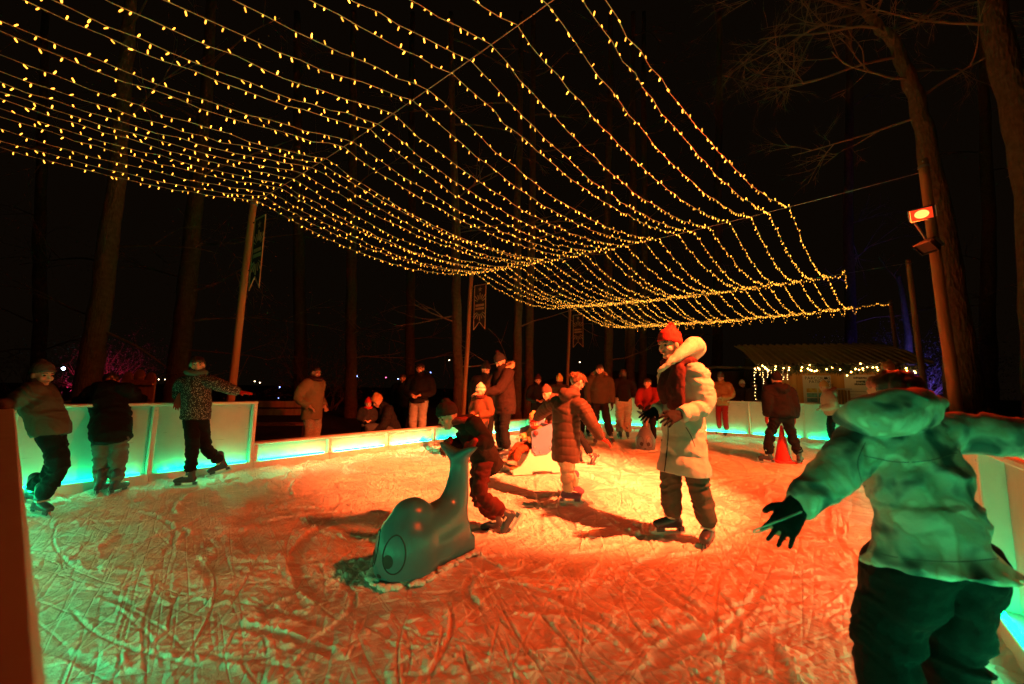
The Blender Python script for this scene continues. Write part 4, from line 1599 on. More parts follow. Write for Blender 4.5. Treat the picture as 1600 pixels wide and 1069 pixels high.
        if len(hat) > 3:
            for k in hat[3]:
                rr = np.interp(k, [.1, .28, .42], [.415, .395, .32])
                ring = [H(*(A(0, -.03, .17) + t * k + A(1, 0, 0) * rr * .97 * math.cos(a_) + e2 * (rr + .065) * math.sin(a_))) for a_ in th]
                obj('stripe', loft([(q, .018 * hh) for q in ring], None, 6, 1), M_INK, ho)
    if scarf:
        c = j['nek'] + nrm(j['hed'] - j['nek']) * .025 * h
        th = np.linspace(0, 2 * math.pi, 17)
        ring = [c + sx * .058 * h * math.cos(a_) + fwd * .058 * h * math.sin(a_) + Z * .006 * h * math.sin(2 * a_ + 1) for a_ in th]
        P = [loft([(q, .026 * h, .032 * h) for q in ring], Z, 10, 2)]
        if len(scarf) > 1:
            for tl in scarf[1]:
                P.append(loft(tl, sx, 12, 3))
        skinobj('scarf', P, scarf[0], root, vox * .8, 2, lambda co, no: .006 * fbm(co * 24, 2))
    return root


def PJ(**k):
    return {n: J(*v) for n, v in k.items()}


def tie_dye():
    m = mat('tie-dye shell', (0.5, 0.52, 0.5), 0.75, bump=(22, .55), spec=.2)
    nt = m.node_tree
    b = nt.nodes['Principled BSDF']
    tc = nt.nodes.new('ShaderNodeTexCoord')
    n = nt.nodes.new('ShaderNodeTexNoise')
    n.inputs['Scale'].default_value = 7.0
    n.inputs['Detail'].default_value = 2.5
    n.inputs['Distortion'].default_value = 0.5
    r = nt.nodes.new('ShaderNodeValToRGB')
    e = r.color_ramp.elements
    e[0].position, e[0].color = .36, (0.07, 0.10, 0.11, 1)
    e[1].position, e[1].color = .62, (0.82, 0.81, 0.76, 1)
    for p, c in ((.42, (0.20, 0.22, 0.22, 1)), (.48, (0.48, 0.50, 0.48, 1)), (.55, (0.52, 0.42, 0.34, 1))):
        q = e.new(p)
        q.color = c
    nt.links.new(tc.outputs['Object'], n.inputs['Vector'])
    nt.links.new(n.outputs['Fac'], r.inputs['Fac'])
    nt.links.new(r.outputs[0], b.inputs['Base Color'])
    return m


def speckle():
    m = mat('speckled fleece', (0.05, 0.045, 0.045), 0.9, bump=(80, .6), spec=.2)
    nt = m.node_tree
    b = nt.nodes['Principled BSDF']
    tc = nt.nodes.new('ShaderNodeTexCoord')
    n = nt.nodes.new('ShaderNodeTexVoronoi')
    n.inputs['Scale'].default_value = 75
    r = nt.nodes.new('ShaderNodeValToRGB')
    r.color_ramp.elements[0].position = .22
    r.color_ramp.elements[0].color = (0.50, 0.45, 0.42, 1)
    r.color_ramp.elements[1].position = .34
    r.color_ramp.elements[1].color = (0.028, 0.024, 0.026, 1)
    nt.links.new(tc.outputs['Object'], n.inputs['Vector'])
    nt.links.new(n.outputs['Distance'], r.inputs['Fac'])
    nt.links.new(r.outputs[0], b.inputs['Base Color'])
    return m


HB = mat('dark brown hair', (0.030, 0.016, 0.009), 0.45)
HR = mat('auburn hair', (0.16, 0.06, 0.025), 0.4, bump=(60, .5))
C_BLACK = cloth('black', (0.011, 0.011, 0.013))
C_CHAR = cloth('charcoal', (0.028, 0.028, 0.032))
C_DARKJ = cloth('dark denim', (0.05, 0.055, 0.06))
C_GREYJ = cloth('grey denim', (0.13, 0.14, 0.13))
C_PALEJ = cloth('pale denim', (0.24, 0.24, 0.22))
C_CREAM = cloth('cream nylon', (0.37, 0.36, 0.33), .12, rough=.55, bump=(34, .35))
C_BROWN = cloth('brown nylon', (0.095, 0.05, 0.036), .15, rough=.55, bump=(40, .15))
C_TAUPE = cloth('taupe shell', (0.10, 0.075, 0.058), .2)
C_RED = cloth('red knit', (0.52, 0.035, 0.025), .15)
C_MAROON = cloth('maroon wool', (0.06, 0.014, 0.014), .25)
C_BEIGE = cloth('beige wool', (0.27, 0.21, 0.115), .15)
C_ORANGE = cloth('orange knit', (0.55, 0.26, 0.10), .12)
C_YELLOW = cloth('yellow knit', (0.55, 0.40, 0.08), .12)
C_PINK = cloth('pink nylon', (0.55, 0.25, 0.20), .12, rough=.6)
C_GREY = cloth('grey knit', (0.10, 0.085, 0.08), .2)
C_WINE = cloth('wine trousers', (0.10, 0.02, 0.017), .25)
C_KHAKI = cloth('dark khaki trousers', (0.085, 0.075, 0.06), .25)
C_WHITE = cloth('white knit', (0.68, 0.62, 0.55), .1)
C_TEAL = cloth('teal scarf', (0.09, 0.14, 0.13), .3)
C_SEAM = cloth('seam tape', (0.16, 0.18, 0.18))
C_FUR = mat('fur', (0.34, 0.22, 0.13), .9)
C_SAND = cloth('sand quilted', (0.52, 0.37, 0.16), .35, 14)

# --- woman in the long cream coat
j = PJ(hed=(1046, 541, 3.50), nek=(1064, 574, 3.52), che=(1070, 612, 3.50), pel=(1067, 682, 3.48), shL=(1091, 582, 3.36), elL=(1100, 634, 3.28), wrL=(1060, 648, 3.20), shR=(1044, 584, 3.66), elR=(1043, 632, 3.68), wrR=(1022, 642, 3.60),
       hiL=(1082, 692, 3.42), knL=(1090, 752, 3.40), anL=(1107, 822, 3.42), hiR=(1055, 692, 3.55), knR=(1048, 752, 3.60), anR=(1051, 805, 3.62))
hf = nrm(A(-.93, -.36, -.10))
nk = j['nek']
hoodp = loft([(J(1030, 580, 3.40), .018, .030), (J(1050, 564, 3.38), .035, .050), (J(1072, 547, 3.42), .060, .062), (J(1086, 538, 3.52), .075, .072), (J(1088, 548, 3.62), .075, .07), (J(1066, 566, 3.72), .05, .05)], Z, 14, 4)
fx = nrm(A(-.93, -.36, 0))
tails = [[(nk + fx * .10 + A(.02, -.10, -.02), .075, .045), (nk + fx * .15 + A(.03, -.08, -.16), .095, .045), (nk + fx * .16 + A(.04, -.08, -.34), .10, .035)],
         [(nk + fx * .10 + A(0, .06, -.02), .07, .045), (nk + fx * .16 + A(0, .05, -.16), .085, .04), (nk + fx * .16 + A(0.02, .03, -.30), .085, .03)]]
wom = person('woman in long cream quilted coat and red knitted hat standing on the ice', j, 1.72, hf,
             dict(mat=C_CREAM, hem=.30, w=1.05, hemw=.138, puff=(.15, .010), fold=.014, freq=9, follow=.2, collar=False), (C_KHAKI, 1.08, .012), hat=(C_RED, 'knit', C_RED), scarf=(C_MAROON, tails), glove=C_BLACK,
             toes={'L': A(-.62, -.75, 0), 'R': A(-.98, -.12, 0)}, vox=.009, hair=(HB, 'short'), seed=1,
             hands={'L': (nrm(J(1032, 660, 3.12) - j['wrL']), A(-.2, -.75, .6), .30), 'R': (nrm(J(996, 662, 3.48) - j['wrR']), A(-.2, -.5, .85), .12)})
skinobj('hood', [hoodp], cloth('cream fleece', (0.52, 0.48, 0.40), .1, bump=(120, .7)), wom, .010, 2, lambda co, no: .006 * fbm(co * 26, 2))


def on_jacket(per, name, pix, r, mt, partname='jacket', back=False):
    """a cord, zip or seam that follows the finished surface of a garment"""
    def go():
        from mathutils.bvhtree import BVHTree
        g = [c for c in per.children if c.name.startswith(partname)][0]
        tr = BVHTree.FromPolygons([v.co for v in g.data.vertices], [tuple(p.vertices) for p in g.data.polygons])
        rb = base_of(per)
        pts = []
        P_ = catmull([(x, y, 0) for x, y in pix], 8)
        for x, y, _ in P_:
            h_ = tr.ray_cast(Vector(CAM - rb), Vector(nrm(ray(x, y))))
            if h_[0]:
                pts.append((np.array(h_[0]) + rb, r))
        if len(pts) > 2:
            obj(name, loft(pts, None, 6, 1), mt, per)
    AFTER.append(go)


on_jacket(wom, 'zip', [(1043, 648), (1044, 680), (1041, 715), (1038, 738)], .0045, C_BLACK)
on_jacket(wom, 'pocket_seam', [(1072, 668), (1080, 682), (1086, 698)], .003, C_BLACK)
# --- boy in the brown puffer
j = PJ(hed=(902, 598, 4.52), nek=(894, 616, 4.50), che=(885, 642, 4.50), pel=(884, 692, 4.50), shL=(866, 630, 4.62), elL=(850, 642, 4.78), wrL=(838, 654, 4.95), shR=(908, 634, 4.36), elR=(926, 664, 4.30), wrR=(940, 685, 4.36),
       hiL=(878, 702, 4.55), knL=(888, 736, 4.72), anL=(897, 755, 4.86), hiR=(889, 702, 4.45), knR=(886, 736, 4.42), anR=(887, 766, 4.46))
person('dark-haired boy in brown quilted jacket seen from behind', j, 1.30, nrm(A(.8, .45, -.42)),
       dict(mat=C_BROWN, hem=.20, w=1.30, hemw=.128, puff=(.085, .011), fold=.006, follow=.3), (cloth('pale sand trousers', (0.50, 0.38, 0.28), .2), 1.12, .014), hair=(HR, 'mop'), hood='down', vox=.009, seed=2,
       toes={'R': A(.97, -.1, 0), 'L': A(.9, .2, -.3)}, bootmat=mat('violet boot', (0.16, 0.06, 0.13), .35), hands={'R': (A(.8, .1, -.45), A(.3, -.3, .9), .3)}, glove=C_RED, foot_sc=.84)
# --- boy pushing the whale
j = PJ(hed=(700, 652, 3.42), nek=(722, 660, 3.50), che=(738, 678, 3.54), pel=(757, 712, 3.62), shL=(742, 664, 3.40), elL=(762, 690, 3.34), wrL=(738, 694, 3.24), shR=(732, 666, 3.68), elR=(716, 696, 3.66), wrR=(700, 692, 3.48),
       hiL=(760, 720, 3.56), knL=(750, 768, 3.50), anL=(789, 805, 3.60), hiR=(752, 720, 3.70), knR=(745, 772, 3.70), anR=(774, 811, 3.74))
person('boy in dark jacket bent over the near whale, pushing it', j, 1.22, nrm(A(-.80, -.45, -.42)),
       dict(mat=cloth('brown-black jacket', (0.030, 0.018, 0.015)), hem=.13, w=1.18, hemw=.125, follow=.85, fold=.010), (C_WINE, 1.05, .014), hat=(cloth('dark knit', (0.05, 0.028, 0.022)), 'knit'),
       scarf=(cloth('patterned scarf', (0.30, 0.05, 0.04), .7, 60),), glove=C_RED, vox=.009, seed=3, toes={'L': A(-.50, -.12, -.80), 'R': A(-.97, -.2, -.08)}, tup={'L': A(-.85, -.1, .5)}, foot_sc=.78,
       hands={'L': (A(-.55, .1, -.65), A(-.3, -.8, .4), .5), 'R': (A(-.45, -.1, -.7), A(-.3, -.8, .5), .5)})
# --- child in the tie-dye jacket, close to the camera
j = PJ(hed=(1396, 619, 1.66), nek=(1402, 668, 1.55), che=(1428, 742, 1.45), pel=(1462, 858, 1.38), shL=(1352, 690, 1.47), elL=(1300, 744, 1.44), wrL=(1243, 793, 1.40), shR=(1500, 676, 1.47), elR=(1592, 684, 1.42), wrR=(1582, 728, 1.62),
       hiL=(1420, 890, 1.40), hiR=(1505, 890, 1.38))
j['wrR'] = R(2.42, VA - .05, 1.02)
pz = j['pel']
for S, dx in (('L', -.12), ('R', .10)):
    j['kn' + S] = A(pz[0] + dx - .02, pz[1] + .06, .40)
    j['an' + S] = A(pz[0] + dx * 1.25 - .03, pz[1] - .02, .125)
hd = J(1388, 640, 1.45)
hood_fg = [loft([(J(1314, 654, 1.44), .022, .025), (J(1346, 650, 1.40), .058, .045), (J(1392, 645, 1.38), .074, .055), (J(1438, 638, 1.40), .064, .050), (J(1468, 628, 1.45), .024, .025)], Z, 18, 4)]
fg = person('child in pale tie-dye jacket, back turned, large in front on the right', j, 1.33, nrm(A(-.1, .96, -.1)),
            dict(mat=tie_dye(), hem=.06, w=1.12, hemw=.160, fold=.010, freq=10, follow=.75, collar=False, extra=hood_fg), (C_BLACK, 1.42, .012), glove=C_BLACK, hair=(mat('reddish brown hair', (0.05, 0.018, 0.012), .45, bump=(50, .5)), 'short'), vox=.008, seed=5,
            toes={'L': A(-.2, 1, 0), 'R': A(.3, 1, 0)}, detail=False, foot_sc=.8,
            hands={'L': (nrm(J(1214, 838, 1.38) - j['wrL']), A(-.5, -.8, .3), .20), 'R': (A(.55, .78, -.10), A(0, 0, 1), .45)})
gp = [J(1252, 800, 1.33), J(1222, 812, 1.30), J(1196, 822, 1.31), J(1178, 829, 1.32), J(1180, 833, 1.32), J(1200, 826, 1.30)]
obj('glove_cord', loft([(q, .0028) for q in gp], None, 6, 4), mat('pale cord', (0.45, 0.45, 0.42), .6), fg)
on_jacket(fg, 'hem_seam', [(1360, 862), (1420, 874), (1500, 878), (1565, 872)], .0015, C_SEAM)
on_jacket(fg, 'yoke_seam', [(1350, 712), (1400, 722), (1450, 720), (1495, 708)], .0015, C_SEAM)
on_jacket(fg, 'sleeve_seam', [(1352, 692), (1340, 722), (1346, 752)], .0015, C_SEAM)

# --- girl in the speckled jacket
j = PJ(hed=(308, 571, 5.00), nek=(306, 587, 5.00), che=(307, 609, 5.00), pel=(306, 645, 5.00), shR=(287, 598, 5.00), elR=(279, 612, 5.06), wrR=(280, 622, 4.96), shL=(331, 598, 5.00), elL=(354, 606, 5.08), wrL=(375, 613, 5.20),
       hiR=(299, 652, 4.98), hiL=(314, 652, 5.02), knR=(301, 696, 4.84), anR=(296, 742, 4.86), knL=(321, 696, 5.02), anL=(344, 723, 5.28))
person('girl in speckled jacket leaning back on the tall barrier, red gloves', j, 1.38, nrm(A(.62, -.78, -.06)),
       dict(mat=speckle(), hem=.08, w=1.2, hemw=.12, fold=.006, follow=.3), (C_BLACK, 1.0, .010), hair=(HB, 'bun'), scarf=(C_TEAL,), glove=C_RED, vox=.010, seed=6, toes={'R': A(-.95, -.3, 0), 'L': A(-.85, -.45, -.28)},
       hands={'R': (A(0, -.25, -1), A(0, -1, .2), .2), 'L': (A(.95, .15, -.1), A(0, -.2, 1), .1)}, foot_sc=.85)
# --- child in black, leaning over the barrier
j = PJ(hed=(173, 597, 4.92), nek=(172, 606, 4.80), che=(172, 628, 4.72), pel=(174, 678, 4.58), shL=(149, 612, 4.70), elL=(133, 626, 4.74), wrL=(116, 627, 4.74), shR=(200, 610, 4.78), elR=(211, 624, 4.92), wrR=(222, 624, 5.06),
       hiL=(162, 684, 4.56), hiR=(186, 684, 4.62), knL=(160, 722, 4.56), knR=(184, 722, 4.60), anL=(158, 752, 4.54), anR=(183, 752, 4.58))
person('child in black jacket and grey jeans bent over the barrier, back turned', j, 1.36, nrm(A(-.5, .8, -.45)),
       dict(mat=C_BLACK, hem=.03, w=1.32, hemw=.128, fold=.012, follow=.6), (C_GREYJ, 1.12, .014), hair=(HB, 'short'), hood='down', vox=.010, seed=7, detail=False, foot_sc=.85)
# --- child in grey hat at the left edge
j = PJ(hed=(66, 588, 3.84), nek=(58, 604, 3.84), che=(64, 632, 3.84), pel=(80, 672, 3.84), shR=(48, 612, 3.72), elR=(20, 630, 3.66), wrR=(-8, 636, 3.52), shL=(70, 612, 3.98), elL=(66, 640, 4.04), wrL=(82, 652, 3.98),
       hiR=(76, 682, 3.78), hiL=(84, 682, 3.92), knR=(92, 728, 3.78), anR=(64, 780, 3.80), knL=(86, 728, 3.96), anL=(52, 764, 4.00))
person('child in grey hat and brown jacket at the left end of the barrier', j, 1.30, nrm(A(.97, -.1, -.02)),
       dict(mat=C_TAUPE, hem=.05, w=1.28, hemw=.125, fold=.010, follow=.6), (C_BLACK, 1.12, .012), hat=(C_GREY, 'knit'), vox=.010, seed=8, toes={'R': A(.95, -.25, -.1), 'L': A(.95, 0, -.15)}, foot_sc=.88)


# --- figures further off
def at_px(px, dep):
    p = J(px, 620, dep)
    return A(p[0], p[1], 0)


def far(label, px, dep, h, fd, jacket, trousers, hf=None, arms='down', lean=0., spread=0., lift=None, foot='shoe', crouch=0, seed=0, **k):
    b = at_px(px, dep)
    lift = (.06 if foot == 'skate' else -.035) if lift is None else lift
    j = stand(b, fd, h, lift, arms, lean, spread, crouch=crouch)
    ov = k.pop('ov', None)
    if ov:
        j.update(ov)
    return person(label, j, h, hf if hf is not None else A(fd[0], fd[1], -.05), jacket, trousers, foot=foot, vox=.016, seed=seed, **k)


far('woman in beige coat with hands in pockets behind the low barrier', 489, 7.4, 1.62, (.95, -.25), dict(mat=C_BEIGE, hem=.22, w=1.2, hemw=.125, fold=.006, follow=.2), (cloth('striped trousers', (0.42, 0.38, 0.30), .4, 40), 1.1, .008), arms='pocket', hair=(HB, 'long'), scarf=(C_MAROON,), seed=11, hf=A(.9, -.45, -.05))
far('small child in red hat beside the crouching adult', 576, 8.0, .98, (.4, -.9), dict(mat=C_CHAR, hem=.06, w=1.35, fold=.008), (C_BLACK, 1.1, .008), hat=(C_RED, 'knit'), scarf=(C_RED,), arms='front', seed=12)
far('adult in tan cap crouching over the child in the red hat', 606, 8.15, 1.70, (-.75, -.65), dict(mat=C_BLACK, hem=.08, w=1.15, fold=.008, follow=.8), (C_DARKJ, 1.1, .008), hat=(C_ORANGE, 'knit'), arms='reach', crouch=1.0, lean=.45, seed=13, hf=A(-.6, -.6, -.5))
far('man in dark jacket and pale jeans with clasped hands', 655, 8.8, 1.80, (-.05, -1), dict(mat=C_BLACK, hem=.05, w=1.15, fold=.006), (C_PALEJ, 1.08, .008), hair=(HB, 'short'), arms='front', seed=14)
far('dim figure half hidden behind the man in pale jeans', 628, 9.9, 1.58, (.1, -1), dict(mat=C_BLACK, hem=.1, w=1.1, fold=.006), (C_BLACK, 1.05, .008), hair=(HB, 'short'), seed=15)
far('father in dark parka with fur hood and pompom hat', 789, 7.25, 1.80, (-.86, -.5), dict(mat=cloth('dark parka', (0.026, 0.015, 0.014)), hem=.24, w=1.22, hemw=.118, fold=.007, follow=.2), (C_BLACK, 1.05, .010), hat=(C_CHAR, 'knit', C_MAROON), fur=C_FUR, arms='reach', lean=.12,
    hf=nrm(A(-.75, -.5, -.62)), seed=16, foot='skate', toes={'L': A(-.8, -.5, 0), 'R': A(-.9, -.2, 0)})
far('dark-coated adult close behind the father in the parka', 757, 8.3, 1.78, (.3, -.9), dict(mat=C_BLACK, hem=.2, w=1.2, fold=.006), (C_BLACK, 1.05, .008), hat=(C_CHAR, 'knit'), seed=17, hf=A(.7, -.6, -.3))
far('small child in striped pale hat and brown jacket before the father', 752, 6.75, 1.20, (-.5, -.85), dict(mat=cloth('rust jacket', (0.12, 0.05, 0.028), .2), hem=.08, w=1.25, fold=.008), (C_CHAR, 1.1, .008), hat=(C_WHITE, 'knit', None, (.20, .28)), scarf=(C_MAROON,), arms='front', seed=18, foot='skate', hf=A(-.75, -.6, -.25))
b = at_px(884, 6.85)
far('child in brown hat leaning forward to push the seat sled', 884, 6.9, 1.38, (-.95, -.3), dict(mat=cloth('brown shell', (0.12, 0.06, 0.045)), hem=.06, w=1.15, fold=.009, follow=.8), (C_BLACK, 1.0, .008), hat=(cloth('brown hat', (0.10, 0.05, 0.04)), 'smooth'), arms='reach', lean=.75, seed=19, foot='skate', hf=A(-.75, -.5, -.35),
    ov=PJ(knR=(903, 676, 6.7), anR=(925, 712, 6.75), knL=(896, 682, 7.0), anL=(905, 716, 7.05)), toes={'R': A(-.5, -.3, -.75), 'L': A(-.95, -.2, 0)}, tup={'R': A(-.8, 0, .6)}, glove=C_RED)
far('figure in yellow hat facing away beyond the low barrier', 874, 10.4, 1.62, (.2, 1), dict(mat=cloth('tan jacket', (0.075, 0.05, 0.032)), hem=.1, w=1.2, fold=.008), (C_BLACK, 1.0, .008), hat=(C_YELLOW, 'knit'), seed=20, detail=False)
far('dark figure with reddish face beyond the seat sled', 840, 10.6, 1.60, (.2, -1), dict(mat=C_BLACK, hem=.1, w=1.1, fold=.006), (C_BLACK, 1.05, .008), hat=(C_MAROON, 'knit'), arms='front', seed=21)
far('small figure in plum hat peeping out behind the brown-jacketed boy', 914, 10.8, 1.55, (.1, -1), dict(mat=C_BLACK, hem=.1, w=1.1, fold=.006), (C_BLACK, 1.05, .008), hat=(cloth('plum knit', (0.12, 0.03, 0.06)), 'knit'), seed=33)
far('man in olive jacket with fur collar skating towards the camera', 937, 9.1, 1.76, (-.15, -1), dict(mat=cloth('olive shell', (0.055, 0.045, 0.028)), hem=.07, w=1.2, fold=.008), (C_BLACK, 1.0, .010), hair=(HB, 'short'), fur=C_FUR, seed=22, foot='skate', ov=PJ(knL=(948, 655, 8.9), anL=(955, 682, 8.8)), hf=A(-.35, -.9, -.08), glove=C_BLACK)
far('skater in pale wide trousers and dark top, back turned', 974, 10.2, 1.72, (.1, 1), dict(mat=C_BLACK, hem=.02, w=1.1, fold=.008), (cloth('pale wide trousers', (0.40, 0.32, 0.24)), 1.25, .014), hair=(HB, 'long'), seed=23, foot='skate', arms='front', detail=False)
far('child in red jacket bending behind the far whale', 1014, 9.0, 1.46, (-.5, -.8), dict(mat=cloth('red shell', (0.22, 0.02, 0.02)), hem=.06, w=1.2, fold=.008), (C_BLACK, 1.0, .008), hair=(HB, 'short'), arms='reach', lean=.2, seed=24, foot='skate', glove=C_BLACK)
far('woman in orange jacket and red leggings at the far barrier', 1128, 11.2, 1.68, (-.75, -.5), dict(mat=cloth('orange shell', (0.42, 0.18, 0.07)), hem=.10, w=1.25, fold=.010), (cloth('red leggings', (0.40, 0.02, 0.02)), .9, .004), hat=(C_GREY, 'knit'), arms='front', seed=25, foot='skate', hf=A(-.8, -.5, -.3), bootmat=C_GREYJ)
far('onlooker in a dark coat at the booth, pale phone in hand', 1160, 12.9, 1.62, (-.2, -1), dict(mat=C_CHAR, hem=.12, w=1.2, fold=.008), (C_BLACK, 1.0, .008), hat=(C_WHITE, 'knit'), arms='front', seed=26)
far('onlooker in a greenish coat between booth and kiosk', 1178, 12.7, 1.60, (.4, -.9), dict(mat=cloth('moss coat', (0.06, 0.055, 0.035)), hem=.12, w=1.25, fold=.008), (C_BLACK, 1.0, .008), hair=(HB, 'long'), seed=27)
far('dark skater with spread legs standing over the red cone', 1219, 7.15, 1.52, (.1, 1), dict(mat=C_BLACK, hem=.05, w=1.38, hemw=.125, fold=.012), (C_BLACK, 1.12, .014), hat=(C_BLACK, 'knit'), arms='down', spread=.115, seed=28, foot='skate', lean=.12, hood='down', detail=False, toes={'L': A(-.8, .5, 0), 'R': A(.7, .6, 0)}, glove=C_RED)
far('child in salmon-pink jacket with fur hood near the far barrier', 1298, 9.3, 1.44, (-.8, .45), dict(mat=C_PINK, hem=.10, w=1.35, hemw=.118, fold=.010, puff=(.10, .008)), (C_BLACK, 1.0, .008), hat=(C_ORANGE, 'knit'), fur=cloth('pink fur', (0.5, 0.12, 0.09)), hood='down', lean=.18, seed=29, foot='skate', hf=A(-.9, .2, -.2), arms='front')
far('adult in orange hat and thick red scarf beyond the tie-dye child', 1393, 8.3, 1.85, (-.5, .8), dict(mat=C_MAROON, hem=.10, w=1.3, fold=.010), (C_BLACK, 1.0, .008), hat=(C_ORANGE, 'knit', C_ORANGE), scarf=(C_RED,), seed=30, foot='skate', detail=False, hf=A(-.8, .5, 0))


# ------------------------------------------------------------------ whale skating aids
def whale(label, nose, rear_dir, sc, body_mat, seed):
    f = nrm(A(rear_dir[0], rear_dir[1], 0))
    s = np.cross(f, Z)
    n0 = A(nose[0], nose[1], 0)
    root = empty('whale_skating_aid', n0, label, 'skating aid', 'whale skating aids')
    def q(x, y, z):
        return n0 + (s * x + f * y + Z * z) * sc
    ax = np.array([s, f, Z])
    P = []
    # head: a dome with steep flanks
    P.append(loft([(q(0, .22, .015), .190 * sc, .215 * sc), (q(0, .225, .12), .200 * sc, .228 * sc), (q(0, .235, .22), .194 * sc, .220 * sc), (q(0, .245, .29), .172 * sc, .196 * sc), (q(0, .255, .335), .140 * sc, .160 * sc)], s, 24, 4, False, True))
    # flank running back to the tail
    P.append(loft([(q(0, .24, .10), .19 * sc, .10 * sc), (q(0, .45, .11), .180 * sc, .11 * sc), (q(0, .67, .12), .135 * sc, .12 * sc)], s, 18, 3))
    P.append(loft([(q(0, .26, .25), .165 * sc, .15 * sc), (q(0, .42, .245), .155 * sc, .145 * sc), (q(0, .60, .26), .122 * sc, .16 * sc)], s, 18, 3))
    P.append(loft([(q(0, .28, .16), .19 * sc, .13 * sc), (q(0, .48, .16), .175 * sc, .13 * sc), (q(0, .66, .16), .135 * sc, .13 * sc)], s, 18, 3))
    P.append(box(q(0, .49, .06), (.27 * sc, .57 * sc, .12 * sc), ax))
    # tail stem sweeping up
    P.append(loft([(q(0, .60, .02), .140 * sc, .185 * sc), (q(0, .61, .16), .130 * sc, .175 * sc), (q(0, .635, .30), .110 * sc, .145 * sc), (q(0, .68, .43), .090 * sc, .105 * sc), (q(0, .70, .57), .076 * sc, .080 * sc), (q(0, .70, .68), .080 * sc, .068 * sc)], s, 20, 4, False, True))
    # flukes
    for k in (-1, 1):
        P.append(loft([(q(0, .69, .67), .068 * sc, .058 * sc), (q(k * .07, .685, .715), .064 * sc, .042 * sc), (q(k * .135, .68, .75), .050 * sc, .028 * sc), (q(k * .185, .68, .775), .028 * sc, .018 * sc)], f, 14, 4))
    skinobj('body', P, body_mat, root, .012 * sc, 34)
    # painted face is laid on the finished dome
    def dome(an, z, off=0.004):
        zz = np.array([.015, .12, .24, .34, .395])
        rx = np.interp(z, zz, [.188, .199, .190, .153, .09]) + off
        ry = np.interp(z, zz, [.213, .227, .215, .173, .11]) + off
        cy = np.interp(z, zz, [.22, .225, .235, .25, .26])
        return q(rx * math.sin(an), cy - ry * math.cos(an), z)
    def face():
        from mathutils.bvhtree import BVHTree
        body = [c for c in root.children if c.name.startswith('body')][0]
        tr = BVHTree.FromPolygons([v.co for v in body.data.vertices], [tuple(p.vertices) for p in body.data.polygons])
        rb = base_of(root)
        def on(an, z, off):
            o = q(.6 * math.sin(an), .225 - .6 * math.cos(an), z) - rb
            d = q(0, .225, z) - rb - o
            hit = tr.ray_cast(Vector(o), Vector(nrm(d)))
            return np.array(hit[0]) + rb - nrm(d) * off * sc if hit[0] else dome(an, z)
        for k in (-1, 1):
            th = np.linspace(0, 2 * math.pi, 41)
            ring = [on(k * (.47 + .34 * math.cos(t)), .188 + .108 * math.sin(t), .0005) for t in th]
            obj('eye_outline', loft([(p, .0044 * sc) for p in ring], None, 6, 1), M_INK, root, True)
            fan = []
            for rr in (0, .5, 1):
                for t in np.linspace(0, 2 * math.pi, 22, endpoint=False):
                    fan.append(on(k * (.31 + .165 * rr * math.cos(t)), .150 + .040 * rr * math.sin(t), .0025))
            obj('pupil', (fan, [(a_ * 22 + i, a_ * 22 + (i + 1) % 22, (a_ + 1) * 22 + (i + 1) % 22, (a_ + 1) * 22 + i) for a_ in (0, 1) for i in range(22)]), M_INK, root)
        fan = [on(.02, .055, .0025)] + [on(.02 + .10 * math.cos(t), .055 + .013 * math.sin(t), .0025) for t in np.linspace(0, 2 * math.pi, 14, endpoint=False)]
        obj('mouth', (fan, [(0, 1 + i, 1 + (i + 1) % 14) for i in range(14)]), M_INK, root)
    AFTER.append(face)
    # sliding runner and the snow pushed up against it
    obj('runner', bbox(q(0, .42, .012), (.26 * sc, .70 * sc, .03 * sc), ax), mat('white runner', (0.6, 0.6, 0.58), .5), root)
    rg = np.random.default_rng(seed)
    sn = []
    for i in range(120):
        if i < 70:
            an = rg.uniform(-1.5, 1.9)
            p = q(.20 * math.sin(an), .22 - .23 * math.cos(an), .01)
        else:
            p = q(.165 * rg.choice((1, 1, 1, -1)), rg.uniform(.2, .75), .008)
        r = rg.uniform(.008, .024)
        sn.append(ellipsoid(p + A(*rg.normal(0, .010, 2), 0) + Z * .004, (r * 1.4, r * 1.2, r * .8), None, 6, 5))
    tag(obj('snow_rim', join(sn), M_SNOW, root, True), kind='stuff')
    return root


M_WHALE = mat('blue moulded plastic', (0.045, 0.19, 0.25), .28, var=(7, .5, (0.036, 0.15, 0.205)), bump=(160, .06))
wn = G(598, 922)
whale('large blue whale skating aid with painted eyes in front', (wn[0] - .05, wn[1] + .05), (.58, .81), 1.02, M_WHALE, 1)
w2 = G(1008, 706)
whale('smaller-looking far whale skating aid left of the woman in cream', (w2[0], w2[1]), (.35, .93), 1.0, mat('grey-blue moulded plastic', (0.12, 0.15, 0.20), .35), 2)

# ------------------------------------------------------------------ seat sled with a small child
sd0 = G(835, 738)
sf = nrm(A(-.93, -.36, 0))            # facing direction of the sled
ss = np.cross(sf, Z)
sax = np.array([sf, ss, Z])
sled = empty('seat_sled', sd0, 'white and blue seat sled with a small child sitting in it', 'sled')
M_WPL = mat('white plastic board', (0.74, 0.72, 0.66), .45)
M_BPL = mat('blue plastic board', (0.10, 0.15, 0.30), .45)


def SQ(x, y, z):
    return sd0 + sf * x + ss * y + Z * z


def plate(name, prof, y, th, mt, parent):
    v = [SQ(x, y - th / 2, z) for x, z in prof] + [SQ(x, y + th / 2, z) for x, z in prof]
    n = len(prof)
    return obj(name, (v, [tuple(range(n)), tuple(range(2 * n - 1, n - 1, -1))] + [(i, (i + 1) % n, n + (i + 1) % n, n + i) for i in range(n)][::-1]), mt, parent)


